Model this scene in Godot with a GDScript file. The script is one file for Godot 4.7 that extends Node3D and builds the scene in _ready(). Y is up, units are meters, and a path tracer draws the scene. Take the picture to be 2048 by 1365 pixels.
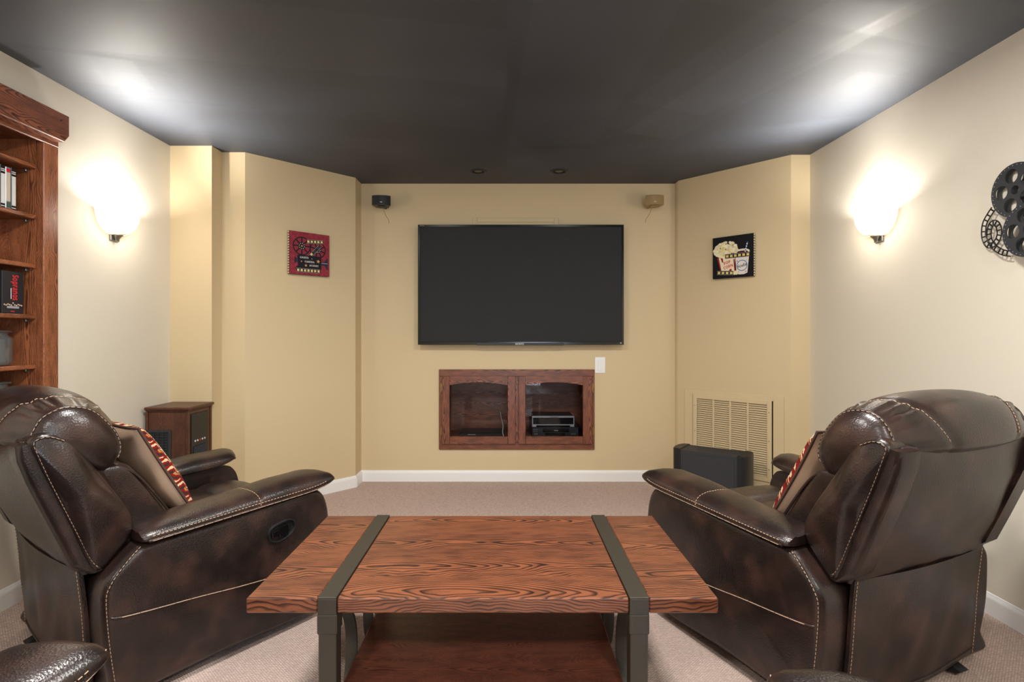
extends Node3D
# A basement home-theatre: tan alcove wall with a television, two sconces, a dark ceiling, leather recliners and a coffee table.
# metres, y up; the camera stands at the origin, 1.2 m up, and looks along -z

const CEIL := 2.43
const WL := -2.197      # left wall plane
const WR := 2.075       # right wall plane
const ZF := -4.49       # front wall plane
const ZB := 2.5         # back wall plane
var M := {}             # materials
var rng := RandomNumberGenerator.new()

# ------------------------------------------------------------------ mesh building
class Mb:
	var p := PackedVector3Array()
	var u := PackedVector2Array()
	var xf := Transform3D.IDENTITY
	var uo := Vector2.ZERO          # uv offset
	func tri(a: Vector3, b: Vector3, c: Vector3, ua := Vector2.ZERO, ub := Vector2.ZERO, uc := Vector2.ZERO) -> void:
		p.append(xf * a); p.append(xf * b); p.append(xf * c)
		u.append(ua + uo); u.append(ub + uo); u.append(uc + uo)
	func quad(a: Vector3, b: Vector3, c: Vector3, d: Vector3, ua := Vector2.ZERO, ub := Vector2.ZERO, uc := Vector2.ZERO, ud := Vector2.ZERO) -> void:
		tri(a, b, c, ua, ub, uc); tri(a, c, d, ua, uc, ud)
	# grain: axis (0 x, 1 y, 2 z) that runs along texture u
	func guv(q: Vector3, n: int, grain: int) -> Vector2:
		var along := q[grain]
		var across := 0.0
		if n == grain:
			return Vector2(q[(n + 1) % 3] * 0.15, q[(n + 2) % 3])
		across = q[3 - n - grain]
		return Vector2(along, across + q[n] * 0.3)
	func box(c: Vector3, s: Vector3, b := 0.0, grain := 0) -> void:
		var h := s * 0.5
		b = minf(b, minf(h.x, minf(h.y, h.z)) * 0.99)
		for n in 3:
			var i := (n + 1) % 3
			var j := (n + 2) % 3
			for sg in [-1.0, 1.0]:
				var q := []
				for st in [[-1, -1], [1, -1], [1, 1], [-1, 1]]:
					var v := Vector3.ZERO
					v[n] = sg * h[n]; v[i] = st[0] * (h[i] - b); v[j] = st[1] * (h[j] - b)
					q.append(c + v)
				if sg < 0: q.reverse()
				quad(q[0], q[1], q[2], q[3], guv(q[0], n, grain), guv(q[1], n, grain), guv(q[2], n, grain), guv(q[3], n, grain))
		if b <= 0.0: return
		for n in 3:     # edges along axis n
			var i := (n + 1) % 3
			var j := (n + 2) % 3
			for si in [-1.0, 1.0]:
				for sj in [-1.0, 1.0]:
					var a0 := Vector3.ZERO; var a1 := Vector3.ZERO; var b0 := Vector3.ZERO; var b1 := Vector3.ZERO
					a0[n] = -(h[n] - b); a0[i] = si * h[i]; a0[j] = sj * (h[j] - b)
					b0 = a0; b0[n] = h[n] - b
					a1[n] = -(h[n] - b); a1[i] = si * (h[i] - b); a1[j] = sj * h[j]
					b1 = a1; b1[n] = h[n] - b
					var q := [c + a0, c + a1, c + b1, c + b0]
					if si * sj > 0: q = [c + a0, c + b0, c + b1, c + a1]
					q.reverse()
					quad(q[0], q[1], q[2], q[3], guv(q[0], i, grain), guv(q[1], i, grain), guv(q[2], i, grain), guv(q[3], i, grain))
		for sx in [-1.0, 1.0]:
			for sy in [-1.0, 1.0]:
				for sz in [-1.0, 1.0]:
					var X := c + Vector3(sx * h.x, sy * (h.y - b), sz * (h.z - b))
					var Y := c + Vector3(sx * (h.x - b), sy * h.y, sz * (h.z - b))
					var Z := c + Vector3(sx * (h.x - b), sy * (h.y - b), sz * h.z)
					if sx * sy * sz > 0: tri(X, Y, Z, guv(X, 0, grain), guv(Y, 0, grain), guv(Z, 0, grain))
					else: tri(X, Z, Y, guv(X, 0, grain), guv(Z, 0, grain), guv(Y, 0, grain))
	# polygon (counter-clockwise in its own x,y) pushed from z0 to z1 (z1 > z0)
	func prism(poly: PackedVector2Array, z0: float, z1: float, grain := 0, bevel := 0.0) -> void:
		var pl := poly.duplicate()
		if Geometry2D.is_polygon_clockwise(pl): pl.reverse()
		var top := pl
		if bevel > 0.0:
			var o := Geometry2D.offset_polygon(pl, -bevel, Geometry2D.JOIN_MITER)
			if o.size() == 1 and o[0].size() == pl.size():
				top = o[0]
				if Geometry2D.is_polygon_clockwise(top): top.reverse()
				var best := 0
				for k in top.size():
					if top[k].distance_to(pl[0]) < top[best].distance_to(pl[0]): best = k
				var t2 := PackedVector2Array()
				for k in top.size(): t2.append(top[(k + best) % top.size()])
				top = t2
			else: bevel = 0.0
		var f := func(q: Vector2) -> Vector2: return q if grain == 0 else Vector2(q.y, q.x)
		var ix := Geometry2D.triangulate_polygon(top)
		for k in range(0, ix.size(), 3):
			var a := top[ix[k]]; var b := top[ix[k + 1]]; var c := top[ix[k + 2]]
			if (b - a).cross(c - a) < 0: var t := b; b = c; c = t
			tri(Vector3(a.x, a.y, z1), Vector3(b.x, b.y, z1), Vector3(c.x, c.y, z1), f.call(a), f.call(b), f.call(c))
		ix = Geometry2D.triangulate_polygon(pl)
		for k in range(0, ix.size(), 3):
			var a := pl[ix[k]]; var b := pl[ix[k + 1]]; var c := pl[ix[k + 2]]
			if (b - a).cross(c - a) < 0: var t := b; b = c; c = t
			tri(Vector3(a.x, a.y, z0), Vector3(c.x, c.y, z0), Vector3(b.x, b.y, z0), f.call(a), f.call(c), f.call(b))
		for k in pl.size():
			var m := (k + 1) % pl.size()
			var a := pl[k]; var b := pl[m]
			quad(Vector3(a.x, a.y, z0), Vector3(b.x, b.y, z0), Vector3(b.x, b.y, z1 - bevel), Vector3(a.x, a.y, z1 - bevel), f.call(a), f.call(b), f.call(b) + Vector2(0, .02), f.call(a) + Vector2(0, .02))
			if bevel > 0.0:
				var a2 := top[k]; var b2 := top[m]
				quad(Vector3(a.x, a.y, z1 - bevel), Vector3(b.x, b.y, z1 - bevel), Vector3(b2.x, b2.y, z1), Vector3(a2.x, a2.y, z1), f.call(a), f.call(b), f.call(b2), f.call(a2))
	# rings of equal size joined one after the other; each ring counter-clockwise seen from the last ring's side
	func loft(rings: Array, cap0 := true, cap1 := true, closed := true) -> void:
		for r in rings.size() - 1:
			var A: PackedVector3Array = rings[r]
			var B: PackedVector3Array = rings[r + 1]
			var n := A.size()
			for k in (n if closed else n - 1):
				var m := (k + 1) % n
				quad(A[k], A[m], B[m], B[k], Vector2(float(k) / n, r), Vector2(float(k + 1) / n, r), Vector2(float(k + 1) / n, r + 1), Vector2(float(k) / n, r + 1))
		if cap0: fan(rings[0], true)
		if cap1: fan(rings[-1], false)
	func fan(R: PackedVector3Array, flip: bool) -> void:
		var c := Vector3.ZERO
		for q in R: c += q
		c /= R.size()
		for k in R.size():
			var m := (k + 1) % R.size()
			if flip: tri(c, R[m], R[k])
			else: tri(c, R[k], R[m])
	func tube(path: PackedVector3Array, r: float, seg := 6, closed := false, flat := 1.0) -> void:
		var rings := []
		var up := Vector3.UP
		var n := path.size()
		for k in n:
			var d: Vector3
			if closed: d = path[(k + 1) % n] - path[(k - 1 + n) % n]
			else: d = path[mini(k + 1, n - 1)] - path[maxi(k - 1, 0)]
			d = d.normalized()
			if k == 0 and absf(d.dot(up)) > 0.9: up = Vector3.RIGHT
			var s := d.cross(up).normalized()
			up = s.cross(d).normalized()
			var ring := PackedVector3Array()
			for j in seg:
				var a := TAU * j / seg
				ring.append(path[k] + s * cos(a) * r + up * sin(a) * r * flat)
			rings.append(ring)
		if closed: rings.append(rings[0])
		for k in rings.size():
			var rv: PackedVector3Array = rings[k].duplicate()
			rv.reverse()
			rings[k] = rv
		loft(rings, not closed, not closed)
	# profile of (radius, y) from the bottom up, turned round y
	func lathe(prof: PackedVector2Array, seg := 32, a0 := 0.0, a1 := TAU) -> void:
		for k in prof.size() - 1:
			for j in seg:
				var t0 := lerpf(a0, a1, float(j) / seg)
				var t1 := lerpf(a0, a1, float(j + 1) / seg)
				var P := func(q: Vector2, t: float) -> Vector3: return Vector3(q.x * cos(t), q.y, -q.x * sin(t))
				var a: Vector3 = P.call(prof[k], t0); var b: Vector3 = P.call(prof[k], t1); var c: Vector3 = P.call(prof[k + 1], t1); var d: Vector3 = P.call(prof[k + 1], t0)
				if prof[k].x > 1e-6: tri(a, b, c)
				if prof[k + 1].x > 1e-6: tri(a, c, d)
	func grid(nu: int, nv: int, f: Callable, flip := false) -> void:
		var g := []
		for i in nu + 1:
			var row := PackedVector3Array()
			for j in nv + 1: row.append(f.call(float(i) / nu, float(j) / nv))
			g.append(row)
		for i in nu:
			for j in nv:
				var ua := Vector2(float(i) / nu, 1.0 - float(j) / nv)
				var du := Vector2(1.0 / nu, 0); var dv := Vector2(0, -1.0 / nv)
				if flip: quad(g[i][j], g[i][j + 1], g[i + 1][j + 1], g[i + 1][j], ua, ua + dv, ua + du + dv, ua + du)
				else: quad(g[i][j], g[i + 1][j], g[i + 1][j + 1], g[i][j + 1], ua, ua + du, ua + du + dv, ua + dv)
	func commit(angle := 42.0) -> ArrayMesh:
		var n := p.size()
		var lim := cos(deg_to_rad(angle))
		var fn := PackedVector3Array(); var at := {}
		var keys := []
		keys.resize(n)
		@warning_ignore("integer_division")
		for f in n / 3:
			var nr := (p[f * 3 + 1] - p[f * 3]).cross(p[f * 3 + 2] - p[f * 3])
			fn.append(nr)
			for k in 3:
				var q := p[f * 3 + k] * 20000.0
				var key := Vector3i(roundi(q.x), roundi(q.y), roundi(q.z))
				keys[f * 3 + k] = key
				if at.has(key): at[key].append(f)
				else: at[key] = [f]
		var P := PackedVector3Array(); var N := PackedVector3Array(); var U := PackedVector2Array()
		@warning_ignore("integer_division")
		for f in n / 3:
			var me := fn[f].normalized()
			if me == Vector3.ZERO: continue
			for k in [0, 2, 1]:
				var s := Vector3.ZERO
				for o in at[keys[f * 3 + k]]:
					var w := fn[o]
					if w.dot(me) >= lim * w.length(): s += w
				s = s.normalized()
				P.append(p[f * 3 + k]); N.append(me if s == Vector3.ZERO else s); U.append(u[f * 3 + k])
		var arr := []
		arr.resize(Mesh.ARRAY_MAX)
		arr[Mesh.ARRAY_VERTEX] = P; arr[Mesh.ARRAY_NORMAL] = N; arr[Mesh.ARRAY_TEX_UV] = U
		var m := ArrayMesh.new()
		m.add_surface_from_arrays(Mesh.PRIMITIVE_TRIANGLES, arr)
		return m

func mb(xf := Transform3D.IDENTITY) -> Mb:
	var m := Mb.new(); m.xf = xf
	m.uo = Vector2(rng.randf(), rng.randf())
	return m

# ------------------------------------------------------------------ scene objects
func numbered(parent: Node, called: String) -> String:
	if not parent.has_node(called): return called
	var k := 1
	while parent.has_node("%s_%03d" % [called, k]): k += 1
	return "%s_%03d" % [called, k]

func build(st: Mb, called: String, m: Material, parent: Node = self, angle := 42.0, where := Vector3.ZERO) -> MeshInstance3D:
	var o := MeshInstance3D.new()
	o.mesh = st.commit(angle)
	o.mesh.surface_set_material(0, m)
	o.name = numbered(parent, called)
	parent.add_child(o, true)
	o.position = where
	return o

func base(called: String, where := Vector3.ZERO, turn := 0.0) -> Node3D:
	var o := Node3D.new()
	o.name = numbered(self, called)
	add_child(o, true)
	o.position = where; o.rotation.y = turn
	return o

func tag(o: Node, label: String, category: String, group := "") -> Node:
	o.set_meta("label", label); o.set_meta("category", category)
	if group: o.set_meta("group", group)
	return o

func setting(o: Node, label: String, category: String) -> Node:
	o.set_meta("kind", "structure"); o.set_meta("label", label); o.set_meta("category", category)
	return o

func copy(o: Node3D) -> Node3D:
	var c: Node3D = o.duplicate()
	c.name = numbered(self, String(o.name))
	add_child(c, true)
	return c

func lettering(s: String, height: float, m: Material, parent: Node, xf: Transform3D, called := "lettering", serif := false, wide := 1.0, slant := 0.0) -> MeshInstance3D:
	var t := TextMesh.new()
	var fnt := SystemFont.new()
	fnt.font_names = PackedStringArray(["Droid Serif" if serif else "Droid Sans"])
	fnt.font_weight = 700
	t.font = fnt; t.text = s; t.font_size = 48; t.depth = 0.012 * 0.05
	t.pixel_size = height / 34.0
	t.material = m
	var o := MeshInstance3D.new()
	o.mesh = t
	o.name = numbered(parent, called)
	parent.add_child(o, true)
	o.transform = xf * Transform3D(Basis(Vector3(wide, 0, 0), Vector3(slant, 1, 0), Vector3(0, 0, 1)), Vector3.ZERO)
	return o
# ------------------------------------------------------------------ materials
func lin(r: float, g: float, b: float) -> Color: return Color(r, g, b).linear_to_srgb()

func noise(seed_: int, freq: float, oct := 3, kind := FastNoiseLite.TYPE_SIMPLEX_SMOOTH) -> FastNoiseLite:
	var n := FastNoiseLite.new()
	n.noise_type = kind; n.seed = seed_; n.frequency = freq; n.fractal_octaves = oct
	return n

func ntex(n: FastNoiseLite, size: int, ramp := [], normal := 0.0) -> NoiseTexture2D:
	var t := NoiseTexture2D.new()
	t.width = size; t.height = size; t.seamless = true; t.noise = n; t.seamless_blend_skirt = 0.25
	if normal > 0.0:
		t.as_normal_map = true; t.bump_strength = normal
	if ramp.size():
		var g := Gradient.new()
		g.offsets = PackedFloat32Array(); g.colors = PackedColorArray()
		var offs := PackedFloat32Array(); var cols := PackedColorArray()
		for r in ramp: offs.append(r[0]); cols.append(r[1])
		g.offsets = offs; g.colors = cols
		t.color_ramp = g
	return t

func mat(c: Color, rough := 0.6, metal := 0.0, spec := 0.5) -> StandardMaterial3D:
	var m := StandardMaterial3D.new()
	m.albedo_color = c; m.roughness = rough; m.metallic = metal; m.metallic_specular = spec
	return m

func tri_map(m: StandardMaterial3D, tile: float, world := false) -> StandardMaterial3D:
	m.uv1_triplanar = true; m.uv1_world_triplanar = world
	m.uv1_scale = Vector3.ONE / tile
	return m

# long-grained timber: u runs along the boards (1.2 m a tile), v across (0.6 m a tile), nested arches round each board's heart
func wood_image(seed_: int, w: int, h: int, boards: PackedFloat32Array, light: Color, dark: Color, arches: float, lines: float, contrast: float) -> Image:
	var r := RandomNumberGenerator.new(); r.seed = seed_
	var warp := noise(seed_ + 1, 0.9, 3)
	var tone := noise(seed_ + 2, 1.0, 2)
	var pore := noise(seed_ + 3, 1.0, 2)
	var data := PackedByteArray(); data.resize(w * h * 3)
	var nb := boards.size() - 1
	var cy := PackedFloat32Array(); var ph := PackedFloat32Array(); var sl := PackedFloat32Array(); var tn := PackedFloat32Array(); var dr := PackedFloat32Array()
	for k in nb:
		cy.append(r.randf_range(0.25, 0.75)); ph.append(r.randf() * 20.0); sl.append(r.randf_range(0.55, 1.25) * (1.0 if r.randf() > 0.5 else -1.0)); tn.append(r.randf_range(-0.12, 0.12)); dr.append(r.randf_range(-0.08, 0.08))
	var i := 0
	for y in h:
		var v := float(y) / h
		var b := 0
		while b < nb - 1 and v >= boards[b + 1]: b += 1
		var bw: float = boards[b + 1] - boards[b]
		var vv := v * 0.6
		var yc: float = (boards[b] + bw * cy[b]) * 0.6
		for x in w:
			var uu := 1.2 * x / w
			# periodic in u through a circle in noise space
			var a := TAU * x / w
			var cu := cos(a) * 0.19; var su := sin(a) * 0.19
			var wv := warp.get_noise_3d(cu * 6.0, su * 6.0, vv * 9.0 + ph[b])
			var dy: float = (vv - yc + dr[b] * sin(a + ph[b]) * 0.25) + wv * 0.012
			var c: float = pow(dy * dy + 0.00002, 0.7) * lines + sl[b] * arches * sin(a + ph[b]) + wv * 0.8 + ph[b]
			var f := c - floorf(c)
			var d := smoothstep(0.40, 0.88, f)
			if f > 0.9: d *= (1.0 - f) / 0.1
			var st := pore.get_noise_3d(cu * 22.0, su * 22.0, vv * 900.0)
			var t2 := tone.get_noise_3d(cu * 8.0, su * 8.0, vv * 26.0)
			var k: float = clampf(d * contrast + maxf(st, 0.0) * 0.32 - t2 * 0.30 + tn[b] + 0.03, 0.0, 1.0)
			var col := light.lerp(dark, k)
			data[i] = int(col.r * 255.0); data[i + 1] = int(col.g * 255.0); data[i + 2] = int(col.b * 255.0)
			i += 3
	return Image.create_from_data(w, h, false, Image.FORMAT_RGB8, data)

func wood_mat(img: Image, rough: float, coat := 0.0) -> StandardMaterial3D:
	var m := mat(Color.WHITE, rough)
	m.albedo_texture = ImageTexture.create_from_image(img)
	m.uv1_scale = Vector3(1.0 / 1.2, 1.0 / 0.6, 1)
	if coat > 0.0:
		m.clearcoat_enabled = true; m.clearcoat = coat; m.clearcoat_roughness = 0.25
	return m

func make_materials() -> void:
	# painted plaster
	var peel := ntex(noise(3, 0.16, 2), 512, [], 1.3)
	for a in [["cream", Color8(222, 214, 198)], ["tan", Color8(212, 192, 154)]]:
		var m := mat(a[1], 0.62, 0.0, 0.4)
		m.normal_enabled = true; m.normal_texture = peel; m.normal_scale = 0.35
		M[a[0]] = tri_map(m, 0.35, true)
	M.trim = mat(Color8(238, 237, 236), 0.4)
	# dark ceiling paint with roller laps
	var ci := Image.create(1024, 1024, false, Image.FORMAT_RGB8)
	ci.fill(Color8(66, 66, 67))
	var cr := Image.create(512, 512, false, Image.FORMAT_L8)
	var r := RandomNumberGenerator.new(); r.seed = 11
	var cn := noise(5, 0.004, 3)
	var laps := []
	for k in 34:
		laps.append([Vector2(r.randf(), r.randf()) * 1024.0, r.randf_range(-0.5, 0.5) + (PI / 2 if r.randf() > 0.6 else 0.0), r.randf_range(140, 420), r.randf_range(26, 60), r.randf_range(-0.02, 0.035), r.randf_range(-0.035, 0.035)])
	for y in 512:
		for x in 512:
			var q := Vector2(x * 2, y * 2)
			var g := 0.60 + cn.get_noise_2d(q.y, q.x) * 0.06
			var l := 0.224 + cn.get_noise_2d(q.x, q.y) * 0.035
			for p in laps:
				var d: Vector2 = (q - p[0]).rotated(-p[1])
				if absf(d.x) < p[2] and absf(d.y) < p[3]:
					l += p[4] * 0.6
					g += p[5]
			cr.set_pixel(x, y, Color(g, g, g))
			ci.fill_rect(Rect2i(x * 2, y * 2, 2, 2), Color(l * .915, l * .985, l * 1.12))
	var cm := mat(Color.WHITE, 1.0, 0.0, 0.6)
	cm.roughness_texture = ImageTexture.create_from_image(cr)
	cm.albedo_texture = ImageTexture.create_from_image(ci)
	cm.uv1_scale = Vector3(1.0 / 5.0, 1.0 / 5.0, 1)
	M.ceiling = cm
	# loop-pile carpet: rows of small tufts, each with its own tone
	var n := 512
	var hi := Image.create(n, n, false, Image.FORMAT_L8)
	var al := Image.create(n, n, false, Image.FORMAT_RGB8)
	var rr := RandomNumberGenerator.new(); rr.seed = 4
	var cells := 40          # tufts across, 80 rows; tile 0.44 m
	var tone := []
	for k in 80 * 40: tone.append(rr.randf())
	var fz := noise(9, 0.25, 2)
	for y in n:
		var row := int(float(y) / n * 80.0)
		var fy := float(y) / n * 80.0 - row
		for x in n:
			var gx := float(x) / n * cells + (0.5 if row % 2 else 0.0)
			var cx := int(gx) % cells
			var fx := gx - floorf(gx)
			var t: float = tone[row * 40 + cx]
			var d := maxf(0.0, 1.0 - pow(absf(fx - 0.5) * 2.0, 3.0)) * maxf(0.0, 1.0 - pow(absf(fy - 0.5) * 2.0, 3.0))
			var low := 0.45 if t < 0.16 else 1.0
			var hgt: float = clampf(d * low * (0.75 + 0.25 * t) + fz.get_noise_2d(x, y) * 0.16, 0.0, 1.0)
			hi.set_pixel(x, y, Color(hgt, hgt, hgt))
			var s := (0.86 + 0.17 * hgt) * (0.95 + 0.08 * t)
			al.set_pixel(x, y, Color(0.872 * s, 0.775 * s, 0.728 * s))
	var nm: Image = hi.duplicate()
	nm.convert(Image.FORMAT_RGBA8)
	nm.bump_map_to_normal_map(6.0)
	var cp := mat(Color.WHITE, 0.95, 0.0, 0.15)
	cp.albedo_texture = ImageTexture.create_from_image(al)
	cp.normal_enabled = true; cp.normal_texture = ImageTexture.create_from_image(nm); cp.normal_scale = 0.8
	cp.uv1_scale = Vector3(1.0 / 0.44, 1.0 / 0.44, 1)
	cp.detail_enabled = true
	cp.detail_blend_mode = BaseMaterial3D.BLEND_MODE_MUL
	cp.detail_uv_layer = BaseMaterial3D.DETAIL_UV_1
	M.carpet = cp
	cp.detail_enabled = false
	# leather, mottled dark brown with a pebbled grain
	var le := mat(Color.WHITE, 0.30, 0.0, 0.5)
	le.albedo_texture = ntex(noise(21, 0.0075, 3), 512, [[0.0, Color8(21, 15, 14)], [0.40, Color8(31, 22, 19)], [0.60, Color8(44, 30, 26)], [1.0, Color8(64, 43, 36)]])
	le.normal_enabled = true
	le.normal_texture = ntex(noise(22, 0.115, 2, FastNoiseLite.TYPE_CELLULAR), 1024, [], 3.0)
	le.normal_scale = 0.42
	M.leather = tri_map(le, 0.62)
	M.welt = mat(Color8(34, 24, 21), 0.45)
	M.thread = mat(Color8(172, 142, 118), 0.8)
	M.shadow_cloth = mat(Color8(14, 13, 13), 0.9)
	# timber
	M.table = wood_mat(wood_image(31, 1200, 600, PackedFloat32Array([0.0, 0.34, 0.58, 1.0]), Color8(124, 73, 48), Color8(40, 22, 17), 3.6, 210.0, 0.85), 0.36)
	M.shelfwood = wood_mat(wood_image(33, 600, 300, PackedFloat32Array([0.0, 0.3, 0.62, 1.0]), Color8(120, 68, 50), Color8(58, 30, 24), 4.0, 600.0, 0.6), 0.36)
	M.oak = wood_mat(wood_image(35, 1000, 500, PackedFloat32Array([0.0, 0.14, 0.3, 0.47, 0.6, 0.78, 1.0]), Color8(146, 84, 55), Color8(54, 28, 18), 3.2, 420.0, 0.8), 0.4)
	M.oak_straight = wood_mat(wood_image(39, 600, 300, PackedFloat32Array([0.0, 0.35, 0.68, 1.0]), Color8(158, 95, 60), Color8(66, 35, 22), 0.6, 400.0, 0.65), 0.42)
	M.darkwood = wood_mat(wood_image(37, 600, 300, PackedFloat32Array([0.0, 0.25, 0.5, 0.78, 1.0]), Color8(98, 56, 38), Color8(44, 23, 16), 3.0, 650.0, 0.7), 0.38)
	# metals, plastics
	var bz := mat(Color8(62, 58, 50), 0.42, 0.45)
	bz.normal_enabled = true; bz.normal_texture = ntex(noise(41, 0.35, 3), 256, [], 2.0); bz.normal_scale = 0.4
	M.bronze = tri_map(bz, 0.1)
	M.black = mat(Color8(24, 24, 26), 0.42)
	M.black_gloss = mat(Color8(12, 12, 13), 0.15)
	M.charcoal = mat(Color8(44, 46, 50), 0.55)
	M.screen = mat(Color8(54, 54, 55), 0.75, 0.0, 0.15)
	M.silver = mat(Color8(176, 180, 186), 0.35, 0.6)
	M.chrome = mat(Color8(200, 200, 200), 0.2, 1.0)
	M.brass = mat(Color8(190, 160, 96), 0.3, 1.0)
	M.nickel = mat(Color8(150, 148, 142), 0.35, 0.9)
	M.white_plastic = mat(Color8(240, 240, 238), 0.35)
	M.tan_plastic = mat(Color8(150, 125, 82), 0.5)
	M.white_print = mat(Color8(225, 225, 222), 0.6)
	M.red_print = mat(Color8(200, 34, 42), 0.6)
	M.black_print = mat(Color8(26, 24, 28), 0.6)
	M.grey_print = mat(Color8(150, 150, 150), 0.6)
	M.glass = mat(Color(0.03, 0.035, 0.035, 0.12), 0.03, 0.0, 0.25)
	M.glass.transparency = BaseMaterial3D.TRANSPARENCY_ALPHA
	M.jar_glass = mat(Color(0.42, 0.46, 0.46, 0.26), 0.05)
	M.jar_glass.transparency = BaseMaterial3D.TRANSPARENCY_ALPHA
	var sh := mat(Color8(250, 240, 226), 0.35)
	sh.backlight_enabled = true; sh.backlight = Color(1.0, 0.94, 0.85)
	M.frosted = sh
	var bulb := mat(Color8(255, 250, 240), 0.5)
	bulb.emission_enabled = true; bulb.emission = Color(1.0, 0.93, 0.82); bulb.emission_energy_multiplier = 6.0
	M.bulb = bulb
	var unseen_lens := mat(Color8(255, 255, 255), 0.5)  # glowing face of the unseen ceiling panels
	unseen_lens.emission_enabled = true; unseen_lens.emission = Color(1.0, 0.97, 0.93); unseen_lens.emission_energy_multiplier = 3.0
	M.unseen_lens = unseen_lens
	# cloth
	var tn := mat(Color8(186, 156, 132), 0.95, 0.0, 0.15)
	tn.normal_enabled = true; tn.normal_texture = ntex(noise(51, 0.4, 2), 256, [], 3.0); tn.normal_scale = 0.5
	M.suede = tri_map(tn, 0.12)
	M.pattern = mat(Color.WHITE, 0.9, 0.0, 0.15)
	M.pattern.albedo_texture = ImageTexture.create_from_image(swirl_image())
	M.pattern.uv1_scale = Vector3(2.2, 2.2, 1)
	M.piping = mat(Color8(72, 48, 38), 0.9)

func swirl_image() -> Image:
	# woven fan-and-stripe print in red, cream, gold and charcoal
	var n := 384
	var im := Image.create(n, n, false, Image.FORMAT_RGB8)
	var r := RandomNumberGenerator.new(); r.seed = 8
	var pal := [Color8(128, 32, 30), Color8(214, 190, 148), Color8(58, 46, 42), Color8(186, 128, 72), Color8(220, 200, 164)]
	var wn := noise(61, 0.9, 2)
	for y in n:
		for x in n:
			var q := Vector2(x, y) / n * 5.0
			var cell := Vector2(floorf(q.x), floorf(q.y))
			var odd := int(cell.x + cell.y) % 2
			var c := cell + (Vector2(0, 0) if odd else Vector2(1, 1))
			var d := (q - c).length() + wn.get_noise_2d(q.x * 3.0, q.y * 3.0) * 0.08
			var band := int(d * (8.0 if odd else 5.0))
			var col: Color = pal[(band * 2 + int(cell.x) + odd * 3) % 5] if band % 2 else pal[(int(cell.y) * 3 + int(cell.x)) % 3]
			var w := 0.94 + 0.06 * sin(x * 2.1) * sin(y * 2.1)
			im.set_pixel(x, y, Color(col.r * w, col.g * w, col.b * w))
	return im
# ------------------------------------------------------------------ camera, light
func make_view() -> void:
	var cam := Camera3D.new()
	cam.name = "camera"
	cam.projection = Camera3D.PROJECTION_FRUSTUM
	cam.near = 0.05; cam.far = 60.0
	cam.size = 2.0 * 0.05 * 682.5 / 1100.0
	cam.frustum_offset = Vector2(0.05 * 10.0 / 1100.0, -0.05 * 13.5 / 1100.0)
	add_child(cam)
	cam.position = Vector3(0, 1.2, 0)
	cam.current = true
	var e := Environment.new()
	e.background_mode = Environment.BG_COLOR
	e.background_color = Color(0, 0, 0)
	e.ambient_light_source = Environment.AMBIENT_SOURCE_DISABLED
	e.tonemap_mode = Environment.TONE_MAPPER_LINEAR
	e.tonemap_exposure = 0.95
	e.sdfgi_enabled = true; e.ssao_enabled = true; e.ssil_enabled = true
	var we := WorldEnvironment.new()
	we.name = "environment"; we.environment = e
	add_child(we)
	# unseen room lights: ceiling panels out of view and cool light from behind
	for q in UNSEEN_ROOM_LIGHTS:
		var l := AreaLight3D.new()
		l.area_size = q[1]; l.light_energy = q[2]; l.light_color = q[3]
		l.shadow_enabled = true
		l.area_range = 14.0; l.area_attenuation = 2.0
		lamp(l, "unseen_room_light", q[0], q[4])

func lamp(l: Light3D, called: String, where: Vector3, turn: Vector3) -> void:
	l.name = numbered(self, called)
	add_child(l, true)
	l.position = where; l.rotation_degrees = turn

# unseen lights: where, size, energy, colour, turn in degrees (an area light shines along its own -z)
var UNSEEN_ROOM_LIGHTS := [
	[Vector3(-0.95, CEIL - 0.03, 0.75), Vector2(0.3, 0.3), 5.0, Color(1.0, 0.98, 0.95), Vector3(-90, 0, 0)],
	[Vector3(0.85, CEIL - 0.03, 0.75), Vector2(0.3, 0.3), 5.0, Color(1.0, 0.98, 0.95), Vector3(-90, 0, 0)],
	[Vector3(-0.8, CEIL - 0.03, -1.55), Vector2(0.3, 0.3), 5.0, Color(1.0, 0.99, 0.97), Vector3(-90, 0, 0)],
	[Vector3(0.7, CEIL - 0.03, -1.55), Vector2(0.3, 0.3), 5.0, Color(1.0, 0.99, 0.97), Vector3(-90, 0, 0)],
	[Vector3(0.55, 1.05, ZB - 0.06), Vector2(0.8, 1.8), 6.0, Color(0.86, 0.93, 1.0), Vector3(0, 0, 0)],  # cool light set before the unseen door
]
const SCONCE_ENERGY := 1.0
# ------------------------------------------------------------------ the room
# the front of the room seen from above, from the left corner round to the right one (x, z)
const PLAN := [Vector2(-2.197, -3.586), Vector2(-1.925, -3.586), Vector2(-1.925, -3.714), Vector2(-1.769, -3.714), Vector2(-1.190, -4.319), Vector2(-1.190, -4.49), Vector2(1.372, -4.49), Vector2(1.372, -4.404), Vector2(1.945, -3.766), Vector2(2.075, -3.766)]

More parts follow.
